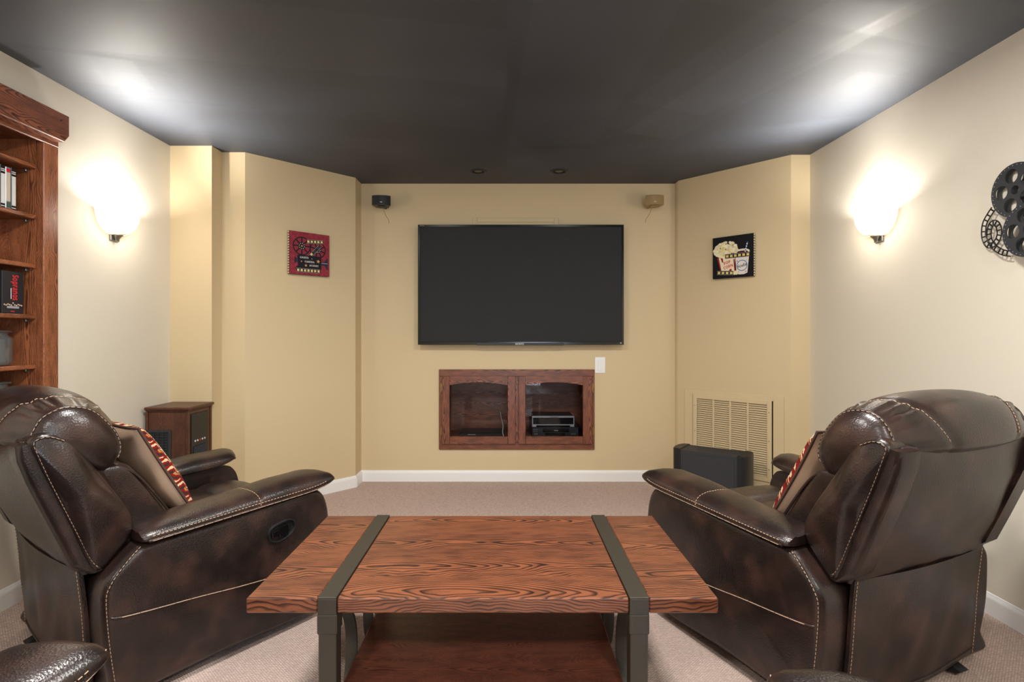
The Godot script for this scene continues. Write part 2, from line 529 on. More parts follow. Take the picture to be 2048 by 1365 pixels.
func wall_strip(pts: Array, y0: float, y1: float, t: float) -> Mb:
	# walls with thickness t behind the line of points (left to right as seen from the room)
	var st := mb()
	var back := []
	for k in pts.size():
		var nrm := Vector2.ZERO
		if k > 0: nrm += ((pts[k] - pts[k - 1]) as Vector2).normalized().orthogonal()
		if k < pts.size() - 1: nrm += ((pts[k + 1] - pts[k]) as Vector2).normalized().orthogonal()
		back.append(pts[k] + nrm.normalized() * t)
	for k in pts.size() - 1:
		var a: Vector2 = pts[k]; var b: Vector2 = pts[k + 1]; var c: Vector2 = back[k + 1]; var d: Vector2 = back[k]
		var V := func(q: Vector2, y: float) -> Vector3: return Vector3(q.x, y, q.y)
		st.quad(V.call(a, y0), V.call(b, y0), V.call(b, y1), V.call(a, y1))
		st.quad(V.call(c, y0), V.call(d, y0), V.call(d, y1), V.call(c, y1))
		st.quad(V.call(a, y1), V.call(b, y1), V.call(c, y1), V.call(d, y1))
		st.quad(V.call(d, y0), V.call(c, y0), V.call(b, y0), V.call(a, y0))
		if k == 0: st.quad(V.call(d, y0), V.call(a, y0), V.call(a, y1), V.call(d, y1))
		if k == pts.size() - 2: st.quad(V.call(b, y0), V.call(c, y0), V.call(c, y1), V.call(b, y1))
	return st

func slab(x0: float, x1: float, y0: float, y1: float, z0: float, z1: float, st: Mb, b := 0.0, grain := 0) -> void:
	st.box(Vector3(x0 + x1, y0 + y1, z0 + z1) * 0.5, Vector3(absf(x1 - x0), absf(y1 - y0), absf(z1 - z0)), b, grain)

func make_room() -> void:
	var f := mb(); f.uo = Vector2.ZERO
	f.quad(Vector3(-2.7, 0, 2.7), Vector3(2.3, 0, 2.7), Vector3(2.3, 0, -5.1), Vector3(-2.7, 0, -5.1), Vector2(-2.7, 2.7), Vector2(2.3, 2.7), Vector2(2.3, -5.1), Vector2(-2.7, -5.1))
	slab(-2.7, 2.3, -0.12, -0.002, -5.1, 2.7, f)
	setting(build(f, "floor", M.carpet), "beige pink loop pile carpet covering the whole floor", "floor")
	var c := mb(); c.uo = Vector2.ZERO
	c.quad(Vector3(-2.7, CEIL, -5.1), Vector3(2.3, CEIL, -5.1), Vector3(2.3, CEIL, 2.7), Vector3(-2.7, CEIL, 2.7), Vector2(-2.7, -5.1), Vector2(2.3, -5.1), Vector2(2.3, 2.7), Vector2(-2.7, 2.7))
	slab(-2.7, 2.3, CEIL + 0.13, CEIL + 0.25, -5.1, 2.7, c)
	setting(build(c, "ceiling", M.ceiling), "dark charcoal painted ceiling with faint roller marks", "ceiling")
	# left wall with the niche of the built-in bookcase
	var w := mb()
	slab(WL - 0.12, WL, 0, CEIL, -3.72, -2.675, w)
	slab(WL - 0.12, WL, 2.15, CEIL, -2.675, -1.66, w)
	slab(WL - 0.12, WL, 0, 0.72, -2.675, -1.66, w)
	slab(WL - 0.12, WL, 0, CEIL, -1.66, ZB, w)
	setting(build(w, "wall_left", M.cream), "cream painted wall on the left with bookcase and sconce", "wall")
	w = mb()
	slab(WR, WR + 0.12, 0, CEIL, -3.9, ZB, w)
	setting(build(w, "wall_right", M.cream), "cream painted wall on the right with sconce and film reels", "wall")
	w = mb()
	slab(WL - 0.12, 0.1, 0, CEIL, ZB, ZB + 0.12, w)
	slab(1.0, WR + 0.12, 0, CEIL, ZB, ZB + 0.12, w)
	slab(0.1, 1.0, 2.05, CEIL, ZB, ZB + 0.12, w)
	setting(build(w, "wall_back", M.cream), "cream painted wall behind the second row of seats", "wall")
	var dr := mb()
	for q in [[0.1, 0.19, 0, 2.05], [0.91, 1.0, 0, 2.05], [0.19, 0.91, 1.95, 2.05], [0.19, 0.91, 0, 0.14]]:
		slab(q[0], q[1], q[2], q[3], ZB + 0.03, ZB + 0.08, dr, 0.004)
	var d := build(dr, "door_1", M.trim)  # unseen door, placed to bring cool light from behind the seats
	setting(d, "unseen white framed glazed door in the back wall, placed for cool light from behind", "door")
	var pn := mb(); slab(0.19, 0.91, 0.14, 1.95, ZB + 0.05, ZB + 0.06, pn)
	var unseen_daylight := mat(Color8(220, 232, 250), 0.4)
	unseen_daylight.emission_enabled = true; unseen_daylight.emission = Color(0.8, 0.9, 1.0); unseen_daylight.emission_energy_multiplier = 1.2
	build(pn, "pane", unseen_daylight, d)  # glowing pane of the unseen door
	# front walls
	var left := PLAN.slice(0, 6)
	var right := PLAN.slice(6)
	setting(build(wall_strip(left, 0, CEIL, 0.1), "wall_front_left", M.tan), "tan stepped and angled wall left of the television wall", "wall")
	setting(build(wall_strip(right, 0, CEIL, 0.1), "wall_front_right", M.tan), "tan angled wall right of the television wall", "wall")
	w = mb()
	for q in [[-1.29, -0.53, 0.0, CEIL], [0.69, 1.47, 0.0, CEIL], [-0.53, 0.69, 0.0, 0.285], [-0.53, 0.69, 0.888, CEIL]]:
		slab(q[0], q[1], q[2], q[3], ZF - 0.1, ZF, w)
	setting(build(w, "wall_front", M.tan), "tan front wall with the television and the cabinet", "wall")
	# baseboards: a tall flat board with an eased top
	var prof := PackedVector2Array([Vector2(0, 0), Vector2(0.014, 0), Vector2(0.014, 0.066), Vector2(0.011, 0.076), Vector2(0.006, 0.082), Vector2(0.004, 0.088), Vector2(0, 0.09)])
	var runs := [["baseboard_front", [PLAN[4], PLAN[5], PLAN[6], PLAN[7]]], ["baseboard_front_left", [PLAN[0], PLAN[1], PLAN[2], PLAN[3], PLAN[4]]], ["baseboard_front_right", [PLAN[7], PLAN[7].lerp(PLAN[8], 0.055)]], ["baseboard_left", [Vector2(WL, ZB), Vector2(WL, -3.586)]], ["baseboard_right", [Vector2(WR, -3.766), Vector2(WR, ZB)]]]
	for q in runs:
		var st := mb()
		var rings := []
		var pts: Array = q[1]
		for k in pts.size():
			var n0: Vector2 = ((pts[k] - pts[maxi(k - 1, 0)]) as Vector2).normalized().orthogonal()
			var n1: Vector2 = ((pts[mini(k + 1, pts.size() - 1)] - pts[k]) as Vector2).normalized().orthogonal()
			if k == 0: n0 = n1
			if k == pts.size() - 1: n1 = n0
			var nn := -(n0 + n1) / (1.0 + n0.dot(n1))
			var ring := PackedVector3Array()
			for v in prof: ring.append(Vector3(pts[k].x + nn.x * v.x, v.y, pts[k].y + nn.y * v.x))
			rings.append(ring)
		st.loft(rings)
		var side := "front" if "front" in q[0] else ("left" if "left" in q[0] else "right")
		setting(build(st, q[0], M.trim, self, 25.0), "white painted baseboard along the %s wall" % {"baseboard_front": "front", "baseboard_front_left": "stepped left front", "baseboard_front_right": "angled right front", "baseboard_left": "left side", "baseboard_right": "right side"}[q[0]], "baseboard")
	# unseen panel fixtures, out of view, placed to light floor, seats and front wall
	for q in UNSEEN_ROOM_LIGHTS.slice(0, 4):
		var o := base("unseen_ceiling_light", Vector3(q[0].x, CEIL, q[0].z))
		tag(o, "unseen square flush panel light in the dark ceiling, placed to light the room, %s" % ["above the second row's left recliner", "above the second row's right recliner", "just outside the view on the left", "just outside the view on the right"][UNSEEN_ROOM_LIGHTS.find(q)], "light", "unseen ceiling panel lights")
		var fr := mb()
		for s in [-1.0, 1.0]:
			slab(-0.18, 0.18, -0.02, 0.0, s * 0.18 - 0.012, s * 0.18 + 0.012, fr, 0.002)
			slab(s * 0.18 - 0.012, s * 0.18 + 0.012, -0.02, 0.0, -0.168, 0.168, fr, 0.002)
		build(fr, "frame", M.trim, o)
		var le := mb(); slab(-0.168, 0.168, -0.012, -0.002, -0.168, 0.168, le)
		build(le, "unseen_lens", M.unseen_lens, o)
	downlight(Vector3(-0.217, CEIL, -4.147), "dark recessed ceiling downlight nearer the left of the pair above the television")
	downlight(Vector3(0.392, CEIL, -4.147), "dark recessed ceiling downlight nearer the right of the pair above the television")

func downlight(at: Vector3, label: String) -> void:
	var o := base("downlight", at)
	tag(o, label, "downlight", "recessed downlights by the front wall")
	var t := mb()
	t.lathe(PackedVector2Array([Vector2(0.046, 0.0), Vector2(0.046, -0.003), Vector2(0.05, -0.007), Vector2(0.06, -0.006), Vector2(0.067, -0.001), Vector2(0.067, 0.0)]), 40)
	build(t, "trim_ring", M.charcoal, o)
	var b := mb()
	b.lathe(PackedVector2Array([Vector2(0.0, -0.0005), Vector2(0.046, -0.001), Vector2(0.046, -0.003)]), 32)
	build(b, "baffle", M.shadow_cloth, o)
	var e := mb()
	e.lathe(PackedVector2Array([Vector2(0.0, -0.004), Vector2(0.022, -0.003), Vector2(0.03, -0.0015)]), 24)
	build(e, "lamp", M.black_gloss, o)

func sconce(at: Vector3, side: float, label: String) -> void:
	# half bowl of frosted glass, its flat back to the wall; side +1 faces +x
	var o := base("wall_sconce", at, 0.0)
	tag(o, label, "sconce", "frosted bowl sconces on the side walls")
	var R := 0.14; var D := 0.112; var H := 0.125
	var sh := mb(Transform3D(Basis(Vector3(side, 0, 0), Vector3.UP, Vector3(0, 0, side)), Vector3.ZERO))
	var P := func(t: float, v: float, off: float) -> Vector3:
		var r := sqrt(maxf(0.0, 1.0 - pow(1.0 - v, 1.9)))
		r = lerpf(0.16, 1.0, r)
		return Vector3((D - off) * r * sin(t) + 0.002, (v - 1.0) * H + off * (1.0 - v), -(R - off) * r * cos(t))
	var outer := func(a: float, v: float) -> Vector3: return P.call(a * PI, v, 0.0)
	var inner := func(a: float, v: float) -> Vector3: return P.call(a * PI, v, 0.005)
	sh.grid(40, 16, outer, true)
	sh.grid(40, 16, inner, false)
	for k in 40:
		var a := k / 40.0; var b := (k + 1) / 40.0
		sh.quad(inner.call(a, 1.0), inner.call(b, 1.0), outer.call(b, 1.0), outer.call(a, 1.0))
		sh.quad(outer.call(a, 0.0), outer.call(b, 0.0), inner.call(b, 0.0), inner.call(a, 0.0))
	build(sh, "shade", M.frosted, o, 60.0)
	var br := mb()
	slab(0.0, 0.012 * side, -0.155, -0.02, -0.035, 0.035, br, 0.003)
	build(br, "backplate", M.nickel, o)
	var fi := mb(Transform3D(Basis.IDENTITY, Vector3(0.02 * side, 0, 0)))
	fi.lathe(PackedVector2Array([Vector2(0.0, -0.158), Vector2(0.008, -0.155), Vector2(0.014, -0.14), Vector2(0.024, -0.128), Vector2(0.03, -0.124), Vector2(0.03, -0.119), Vector2(0.0, -0.119)]), 20)
	build(fi, "finial", M.nickel, o)
	var so := mb(Transform3D(Basis.IDENTITY, Vector3(0.068 * side, 0, 0)))
	so.lathe(PackedVector2Array([Vector2(0.0, -0.119), Vector2(0.016, -0.119), Vector2(0.016, -0.085), Vector2(0.0, -0.085)]), 16)
	build(so, "socket", M.white_plastic, o)
	var bu := mb(Transform3D(Basis.IDENTITY, Vector3(0.068 * side, -0.045, 0)))
	var pr := PackedVector2Array()
	for k in 13: pr.append(Vector2(0.028 * sin(PI * k / 12.0), -0.04 * cos(PI * k / 12.0)))
	bu.lathe(pr, 20)
	build(bu, "bulb", M.bulb, o)
	var l := OmniLight3D.new()
	l.light_energy = SCONCE_ENERGY * 0.45; l.light_color = Color(1.0, 0.985, 0.96); l.light_size = 0.025
	l.omni_range = 9.0; l.omni_attenuation = 2.0; l.shadow_enabled = true
	lamp(l, "sconce_light", at + Vector3(0.068 * side, -0.045, 0), Vector3.ZERO)
	# extra spotlight in the bowl, aimed up and out to brighten the ceiling
	var sp := SpotLight3D.new()
	sp.light_energy = SCONCE_ENERGY * 3.6; sp.light_color = Color(1.0, 0.985, 0.96); sp.light_size = 0.03
	sp.spot_angle = 62.0; sp.spot_angle_attenuation = 1.0; sp.spot_range = 9.0; sp.spot_attenuation = 2.0; sp.shadow_enabled = true
	lamp(sp, "sconce_uplight", at + Vector3(0.068 * side, -0.04, 0), Vector3(44, -90.0 * side, 0))
	# the glow of the bowl itself
	var g := OmniLight3D.new()
	g.light_energy = SCONCE_ENERGY * 0.11; g.light_color = Color(1.0, 0.97, 0.92); g.light_size = 0.05
	g.omni_range = 9.0; g.omni_attenuation = 2.0; g.shadow_enabled = true
	lamp(g, "shade_light", at + Vector3(0.2 * side, -0.03, 0), Vector3.ZERO)
# ------------------------------------------------------------------ leather recliner
# faces -z; +x is the sitter's right; the origin lies on the floor under the seat
func smooth_loop(c: Array, per := 6) -> PackedVector2Array:
	var out := PackedVector2Array()
	var n := c.size()
	for k in n:
		var a: Vector2 = c[(k - 1 + n) % n]; var b: Vector2 = c[k]; var d: Vector2 = c[(k + 1) % n]; var e: Vector2 = c[(k + 2) % n]
		for j in per: out.append(b.cubic_interpolate(d, a, e, float(j) / per))
	return out

func smooth_path(c: Array, per := 8) -> PackedVector3Array:
	var out := PackedVector3Array()
	var n := c.size()
	for k in n - 1:
		var a: Vector3 = c[maxi(k - 1, 0)]; var b: Vector3 = c[k]; var d: Vector3 = c[k + 1]; var e: Vector3 = c[mini(k + 2, n - 1)]
		for j in per: out.append(b.cubic_interpolate(d, a, e, float(j) / per))
	out.append(c[-1])
	return out

# a stitched seam: a thin welt with short thread dashes lying on it
func seam(path: PackedVector3Array, out: Vector3, parent: Node, welt := 0.0035, closed := false, dash := 0.008, gap := 0.005) -> void:
	if welt > 0.0:
		var w := mb(); w.tube(path, welt, 6, closed)
		build(w, "welt", M.leather, parent, 70.0)
	var t := mb()
	var q := path.duplicate()
	if closed: q.append(path[0])
	var acc := 0.0
	var on := true
	var cur := PackedVector3Array([q[0] + out])
	for k in q.size() - 1:
		var a: Vector3 = q[k]; var b: Vector3 = q[k + 1]
		var L := a.distance_to(b)
		var done := 0.0
		while done < L - 1e-6:
			var need := (dash if on else gap) - acc
			var step := minf(need, L - done)
			done += step; acc += step
			var pt := a.lerp(b, done / L) + out
			if on: cur.append(pt)
			if acc >= (dash if on else gap) - 1e-6:
				if on and cur.size() > 1: t.tube(cur, 0.0013, 4)
				acc = 0.0; on = not on
				cur = PackedVector3Array([pt])
	build(t, "stitching", M.thread, parent, 70.0)

# padded panel: outline in (z, y), from x0 to x1 (x1 further out), swollen by bulge; s mirrors it to the other side
func puff(st: Mb, outline: PackedVector2Array, x0: float, x1: float, bulge: float, er: float, s: float, ripple := 0.0) -> void:
	var c := Vector2.ZERO
	for q in outline: c += q
	c /= outline.size()
	var lay := [[0.0, 0.0], [0.0, 1.0]]
	for k in range(1, 6): lay.append([er * (1.0 - cos(PI / 2 * k / 5.0)), 1.0 + k])
	var rings := []
	var n := outline.size()
	var ccw := not Geometry2D.is_polygon_clockwise(outline)
	for L in lay:
		var ring := PackedVector3Array()
		var x: float = x0
		if L[1] >= 1.0: x = x1 - er + er * sin(PI / 2 * (L[1] - 1.0) / 5.0)
		for q in outline:
			var d := q - c
			var z: Vector2 = c + d * (1.0 - L[0] / maxf(d.length(), 0.01))
			ring.append(Vector3(s * x, z.y, z.x))
		rings.append(ring)
	for k in range(1, 9):
		var f := 1.0 - k / 9.0
		var ring := PackedVector3Array()
		for i in n:
			var d := outline[i] - c
			var z: Vector2 = c + d * (1.0 - er / maxf(d.length(), 0.01)) * f
			var rp := ripple * sin(TAU * i / n * 9.0 + 1.0) * f * f * (1.0 - f) * 4.0
			ring.append(Vector3(s * (x1 + bulge * (1.0 - f * f) + rp), z.y, z.x))
		rings.append(ring)
	if ccw == (s > 0):
		for k in rings.size():
			var r: PackedVector3Array = rings[k]
			r.reverse(); rings[k] = r
	st.loft(rings, true, true)

# cushion stretched between eight corners (order: x-,x+ / y-,y+ / z-,z+ as bits), rounded by r of its half size, faces swollen
func cushion(st: Mb, cn: Array, r: Vector3, bulge: Vector3, n := 14, wrinkle := 0.0, seed_ := 1) -> void:
	var nz := noise(seed_, 9.0, 2)
	var map := func(v: Vector3) -> Vector3:
		# v on the surface of the cube [-1,1]^3 -> rounded box -> corners
		var q := v
		var inn := Vector3(clampf(v.x, -1 + r.x, 1 - r.x), clampf(v.y, -1 + r.y, 1 - r.y), clampf(v.z, -1 + r.z, 1 - r.z))
		var d := (v - inn) / r
		var L := d.length()
		if L > 1.0: q = inn + d / L * r
		var b := Vector3.ZERO
		if absf(v.y) >= 1.0: b.y = signf(v.y) * bulge.y * (1 - q.x * q.x) * (1 - q.z * q.z)
		if absf(v.x) >= 1.0: b.x = signf(v.x) * bulge.x * (1 - q.y * q.y) * (1 - q.z * q.z)
		if absf(v.z) >= 1.0: b.z = signf(v.z) * bulge.z * (1 - q.x * q.x) * (1 - q.y * q.y)
		var t := (q + Vector3.ONE) * 0.5
		var a00: Vector3 = (cn[0] as Vector3).lerp(cn[1], t.x); var a10: Vector3 = (cn[2] as Vector3).lerp(cn[3], t.x)
		var a01: Vector3 = (cn[4] as Vector3).lerp(cn[5], t.x); var a11: Vector3 = (cn[6] as Vector3).lerp(cn[7], t.x)
		var o := a00.lerp(a10, t.y).lerp(a01.lerp(a11, t.y), t.z) + b
		if wrinkle > 0.0:
			var e := maxf(absf(q.x), maxf(absf(q.y), absf(q.z)))
			o += Vector3(nz.get_noise_3dv(o), nz.get_noise_3dv(o + Vector3(9, 0, 0)), nz.get_noise_3dv(o + Vector3(0, 9, 0))) * wrinkle * e
		return o
	for ax in 3:
		for sg in [-1.0, 1.0]:
			var i := (ax + 1) % 3
			var j := (ax + 2) % 3
			var f := func(a: float, b: float) -> Vector3:
				var v := Vector3.ZERO
				v[ax] = sg
				# denser towards the rim
				var aa := a * 2 - 1; var bb := b * 2 - 1
				v[i] = aa * (1.5 - 0.5 * aa * aa); v[j] = bb * (1.5 - 0.5 * bb * bb)
				return map.call(v)
			st.grid(n, n, f, sg < 0)

func hexa(x0: float, x1: float, yb0: float, yb1: float, yt0: float, yt1: float, zb0: float, zb1: float, zt0: float, zt1: float) -> Array:
	# lower edge: front (z zb0, y yb0), back (zb1, yb1); upper edge: front (zt0, yt0), back (zt1, yt1)
	return [Vector3(x0, yb0, zb0), Vector3(x1, yb0, zb0), Vector3(x0, yt0, zt0), Vector3(x1, yt0, zt0), Vector3(x0, yb1, zb1), Vector3(x1, yb1, zb1), Vector3(x0, yt1, zt1), Vector3(x1, yt1, zt1)]

const BUN_END := [Vector2(.325, .757), Vector2(.295, .79), Vector2(.287, .825), Vector2(.300, .872), Vector2(.332, .920), Vector2(.366, .955), Vector2(.402, .970), Vector2(.440, .973), Vector2(.470, .964), Vector2(.498, .945), Vector2(.516, .914), Vector2(.524, .882), Vector2(.495, .85), Vector2(.44, .80), Vector2(.38, .765)]
const BUN_MID := [Vector2(.300, .745), Vector2(.255, .78), Vector2(.240, .825), Vector2(.248, .880), Vector2(.278, .945), Vector2(.325, .988), Vector2(.380, 1.012), Vector2(.440, 1.020), Vector2(.495, 1.011), Vector2(.545, .990), Vector2(.578, .940), Vector2(.592, .880), Vector2(.56, .852), Vector2(.46, .80), Vector2(.37, .755)]

func bun_point(x: float, t: float) -> Vector3:
	# t in [0, 15): place along the outline
	var w := clampf(absf(x) / 0.34, 0.0, 1.0)
	var s := pow(w, 2.4)
	var k := int(t) % 15
	var f := t - floorf(t)
	var e := func(A: Array) -> Vector2: return (A[k] as Vector2).cubic_interpolate(A[(k + 1) % 15], A[(k + 14) % 15], A[(k + 2) % 15], f)
	var q: Vector2 = (e.call(BUN_MID) as Vector2).lerp(e.call(BUN_END), s)
	# gathers near the stitched end panels, and the soft hollows of the two seams
	if w > 0.62:
		var g := sin((w - 0.62) / 0.38 * PI) * 0.0085 * sin(t * 7.3 + x * 3.0) * (0.6 + 0.4 * sin(t * 1.7))
		var c := Vector2(.40, .87)
		q += (q - c).normalized() * g
	var bx := 0.155 + 0.085 * clampf((q.y - 0.86) / 0.17, 0.0, 1.0)
	var dd := (absf(x) - bx) / 0.014
	var c2 := Vector2(.40, .87)
	q -= (q - c2).normalized() * 0.007 * exp(-dd * dd)
	return Vector3(x, q.y, q.x)

func make_recliner(label: String) -> Node3D:
	var o := base("recliner")
	tag(o, label, "recliner", "brown leather recliners")
	var L: Material = M.leather
	# --- sides: puffed outer panels with a curved front and a scooped rear
	var side := smooth_loop([Vector2(-.43, .035), Vector2(-.458, .18), Vector2(-.470, .34), Vector2(-.462, .45), Vector2(-.435, .515), Vector2(-.38, .540), Vector2(-.2, .535), Vector2(.06, .522), Vector2(.24, .512), Vector2(.285, .495), Vector2(.325, .462), Vector2(.355, .430), Vector2(.371, .395), Vector2(.374, .345), Vector2(.369, .22), Vector2(.352, .10), Vector2(.34, .035), Vector2(.0, .033)], 5)
	for s in [-1.0, 1.0]:
		var st := mb()
		puff(st, side, 0.30, 0.452, 0.016, 0.03, s, 0.0)
		var sp := build(st, "side_panel", L, o, 55.0)
		seam(smooth_path([Vector3(s * .459, .232, -.40), Vector3(s * .465, .246, -.23), Vector3(s * .467, .262, -.06), Vector3(s * .465, .281, .10), Vector3(s * .462, .295, .25), Vector3(s * .455, .303, .33), Vector3(s * .446, .309, .352)]), Vector3(s * .0036, .001, 0), sp, 0.004, false, 0.05, 0.002)
		seam(smooth_path([Vector3(s * .440, .505, .262), Vector3(s * .444, .480, .292), Vector3(s * .447, .447, .324), Vector3(s * .448, .415, .347), Vector3(s * .448, .38, .360), Vector3(s * .448, .30, .358), Vector3(s * .448, .18, .347), Vector3(s * .448, .05, .330)]), Vector3(s * .003, .0, .001), sp)
		# --- arm pad
		var a := mb()
		var rings := []
		var zs := [-.492, -.489, -.482, -.47, -.455, -.437, -.41, -.37, -.32, -.26, -.20, -.155, -.141, -.127, -.08, -.02, .05, .11, .16, .20, .225, .243, .255, .262, .266]
		for z: float in zs:
			var e0 := clampf((z + .494) / .07, 0.0, 1.0)
			var e1 := clampf((.268 - z) / .05, 0.0, 1.0)
			var fr := pow(maxf(0.0, 1.0 - pow(1.0 - e0, 2.6)), 0.42) * lerpf(0.55, 1.0, sqrt(maxf(0.0, 1.0 - pow(1.0 - e1, 2.0))))
			fr = maxf(fr, 0.05)
			var top := 0.606 - 0.004 * sin((z + .3) * 5.0) - 0.085 * maxf(0.0, z + 0.26) * 1.0
			var bot: float = 0.522 - 0.04 * (z - .0) + 0.02 * pow(maxf(0.0, -z - .33) / .16, 2.0)
			var xi := 0.262; var xo := 0.472
			var mid: float = bot + 0.014
			mid = lerpf(0.556, mid, minf(1.0, fr * 1.2))
			var groove := 0.006 * exp(-pow((z + .141) / .009, 2.0))
			var ring := PackedVector3Array()
			for k in 28:
				var an := TAU * k / 28.0
				var ca := cos(an); var sa := sin(an)
				var xx := (xi + xo) / 2 + (xo - xi) / 2 * signf(ca) * pow(absf(ca), 0.78) * lerpf(0.62, 1.0, fr)
				var yy: float
				if sa > 0: yy = mid + (top - mid - groove) * pow(sa, 0.82) * fr
				else: yy = mid - (mid - bot) * pow(-sa, 0.8) * fr
				# puckers at the gathered ends
				var pk := (1.0 - e0) * 0.5 + (1.0 - e1)
				yy += pk * 0.004 * sin(an * 9.0) * maxf(sa, 0.0)
				var pull := 0.06 * pow(clampf((xo - xx) / (xo - xi), 0.0, 1.0), 1.6) * clampf((-z - .12) / .37, 0.0, 1.0)
				ring.append(Vector3(s * xx, yy, z + pull))
			if s > 0: pass
			else: ring.reverse()
			rings.append(ring)
		a.loft(rings)
		var pad := build(a, "arm_pad", L, o, 60.0)
		var low := []; var high := []
		for z: float in [-.478, -.455, -.41, -.35, -.26, -.16, -.05, .06, .16, .225, .25]:
			var bot: float = 0.522 - 0.04 * z + 0.02 * pow(maxf(0.0, -z - .33) / .16, 2.0)
			var x := 0.470 - 0.020 * pow(clampf((-z - .41) / .07, 0, 1), 2.0)
			low.append(Vector3(s * x, bot + 0.011, z))
			high.append(Vector3(s * (x + .0015), bot + 0.024, z))
		seam(smooth_path(low, 5), Vector3(s * .004, -.001, 0), pad, 0.0045, false, 0.03, 0.003)
		seam(smooth_path(high, 5), Vector3(s * .001, .0015, 0), pad, 0.0)
		var bd := PackedVector3Array()
		var bi := 12
		for k in range(0, 14): bd.append((rings[bi] as PackedVector3Array)[k if s > 0 else 27 - k] + Vector3(0, .0012, 0))
		seam(bd, Vector3(s * .0006, .0006, 0.005), pad, 0.0)
		# --- wing of the backrest
		var wo := smooth_loop([Vector2(.362, .440), Vector2(.318, .474), Vector2(.268, .535), Vector2(.262, .580), Vector2(.292, .650), Vector2(.335, .722), Vector2(.375, .787), Vector2(.420, .855), Vector2(.450, .886), Vector2(.485, .903), Vector2(.514, .902), Vector2(.535, .882), Vector2(.522, .835), Vector2(.498, .765), Vector2(.463, .672), Vector2(.430, .585), Vector2(.393, .485)], 5)
		var wg := mb()
		puff(wg, wo, 0.30, 0.392, 0.026, 0.022, s, 0.0)
		var wing := build(wg, "wing", L, o, 55.0)
		var ws := []
		for q in [Vector2(.452, .876), Vector2(.486, .892), Vector2(.511, .890), Vector2(.524, .876), Vector2(.512, .835), Vector2(.488, .765), Vector2(.453, .672), Vector2(.420, .585), Vector2(.384, .490), Vector2(.360, .455)]: ws.append(Vector3(s * .3905, q.y, q.x))
		seam(smooth_path(ws, 6), Vector3(s * .003, 0, .0), wing, 0.004)
		# strip that closes the wing at the back
		var wb := mb()
		var strip := []
		for q in [[Vector2(.360, .446), .02], [Vector2(.395, .487), .034], [Vector2(.432, .585), .036], [Vector2(.465, .672), .036], [Vector2(.500, .765), .036], [Vector2(.524, .835), .034], [Vector2(.535, .880), .028]]:
			var b: Vector2 = q[0]
			var r := PackedVector3Array([Vector3(s * .386, b.y, b.x - .01), Vector3(s * .388, b.y - .004, b.x + q[1] * 0.5), Vector3(s * .372, b.y - .008, b.x + q[1]), Vector3(s * .30, b.y - .008, b.x + q[1]), Vector3(s * .30, b.y, b.x - .02)])
			if s < 0: r.reverse()
			strip.append(r)
		strip.reverse()
		wb.loft(strip)
		build(wb, "wing_edge", L, o, 50.0)
	# --- back shell (upper), leaning, its middle swollen
	var bk := mb()
	cushion(bk, hexa(-.352, .352, .435, .425, .90, .885, .20, .398, .40, .548), Vector3(.10, .06, .22), Vector3(0, 0, .05), 16, 0.003, 5)
	build(bk, "back_shell", L, o, 60.0)
	# --- skirt below it, hanging a little slack
	var sk := mb()
	var skf := func(a: float, b: float) -> Vector3:
		var x := lerpf(-.342, .342, a)
		var y := lerpf(.062 - .030 * sin(a * PI) , .448, b)
		var z := lerpf(.372, .402, pow(b, 1.3)) + .022 * sin(a * PI) * (0.4 + 0.6 * b)
		z += 0.006 * sin(x * 21.0 + y * 9.0) * (1.0 - b) * sin(b * PI) + 0.004 * sin(x * 37.0 - y * 13.0) * sin(b * PI) * sin(a * PI)
		return Vector3(x, y, z)
	var ski := func(a: float, b: float) -> Vector3: return skf.call(a, b) - Vector3(0, 0, .012)
	sk.grid(32, 20, skf)
	sk.grid(32, 20, ski, true)
	for k in 32:
		var a := k / 32.0; var b := (k + 1) / 32.0
		sk.quad(ski.call(a, 0.0), ski.call(b, 0.0), skf.call(b, 0.0), skf.call(a, 0.0))
		sk.quad(skf.call(a, 1.0), skf.call(b, 1.0), ski.call(b, 1.0), ski.call(a, 1.0))
	for k in 20:
		var a := k / 20.0; var b := (k + 1) / 20.0
		sk.quad(skf.call(1.0, a), ski.call(1.0, a), ski.call(1.0, b), skf.call(1.0, b))
		sk.quad(ski.call(0.0, a), skf.call(0.0, a), skf.call(0.0, b), ski.call(0.0, b))
	var skirt := build(sk, "back_skirt", L, o, 50.0)
	for s in [-1.0, 1.0]:
		var pth := []
		for k in 13: pth.append(skf.call(0.5 + s * 0.487, k / 12.0))
		seam(smooth_path(pth, 3), Vector3(0, 0, .0022), skirt, 0.0)
	var hem := []
	for k in 17: hem.append(skf.call(k / 16.0, 0.035))
	var hm := mb(); hm.tube(smooth_path(hem, 3), 0.004, 6)
	build(hm, "hem", L, skirt, 70.0)
	# --- head roll
	var bn := mb()
	var br := []
	var xs := []
	for k in 61: xs.append(lerpf(-.34, .34, k / 60.0))
	for x in xs:
		var ring := PackedVector3Array()
		for k in 60: ring.append(bun_point(x, k * 0.25))
		br.append(ring)
	for sgn in [-1.0, 1.0]:
		for k in range(1, 7):
			var an := PI / 2 * k / 7.0
			var ring := PackedVector3Array()
			var c := Vector3(0, .87, .405)
			for j in 60:
				var q := bun_point(sgn * .34, j * 0.25)
				var d := Vector3(0, q.y - c.y, q.z - c.z)
				ring.append(Vector3(sgn * (.34 + .052 * sin(an)), c.y + d.y * (0.04 + 0.96 * cos(an)), c.z + d.z * (0.04 + 0.96 * cos(an))))
			if sgn < 0: br.push_front(ring)
			else: br.append(ring)
	for k in br.size():
		var r: PackedVector3Array = br[k]
		r.reverse(); br[k] = r
	bn.loft(br)
	var bun := build(bn, "head_roll", L, o, 60.0)
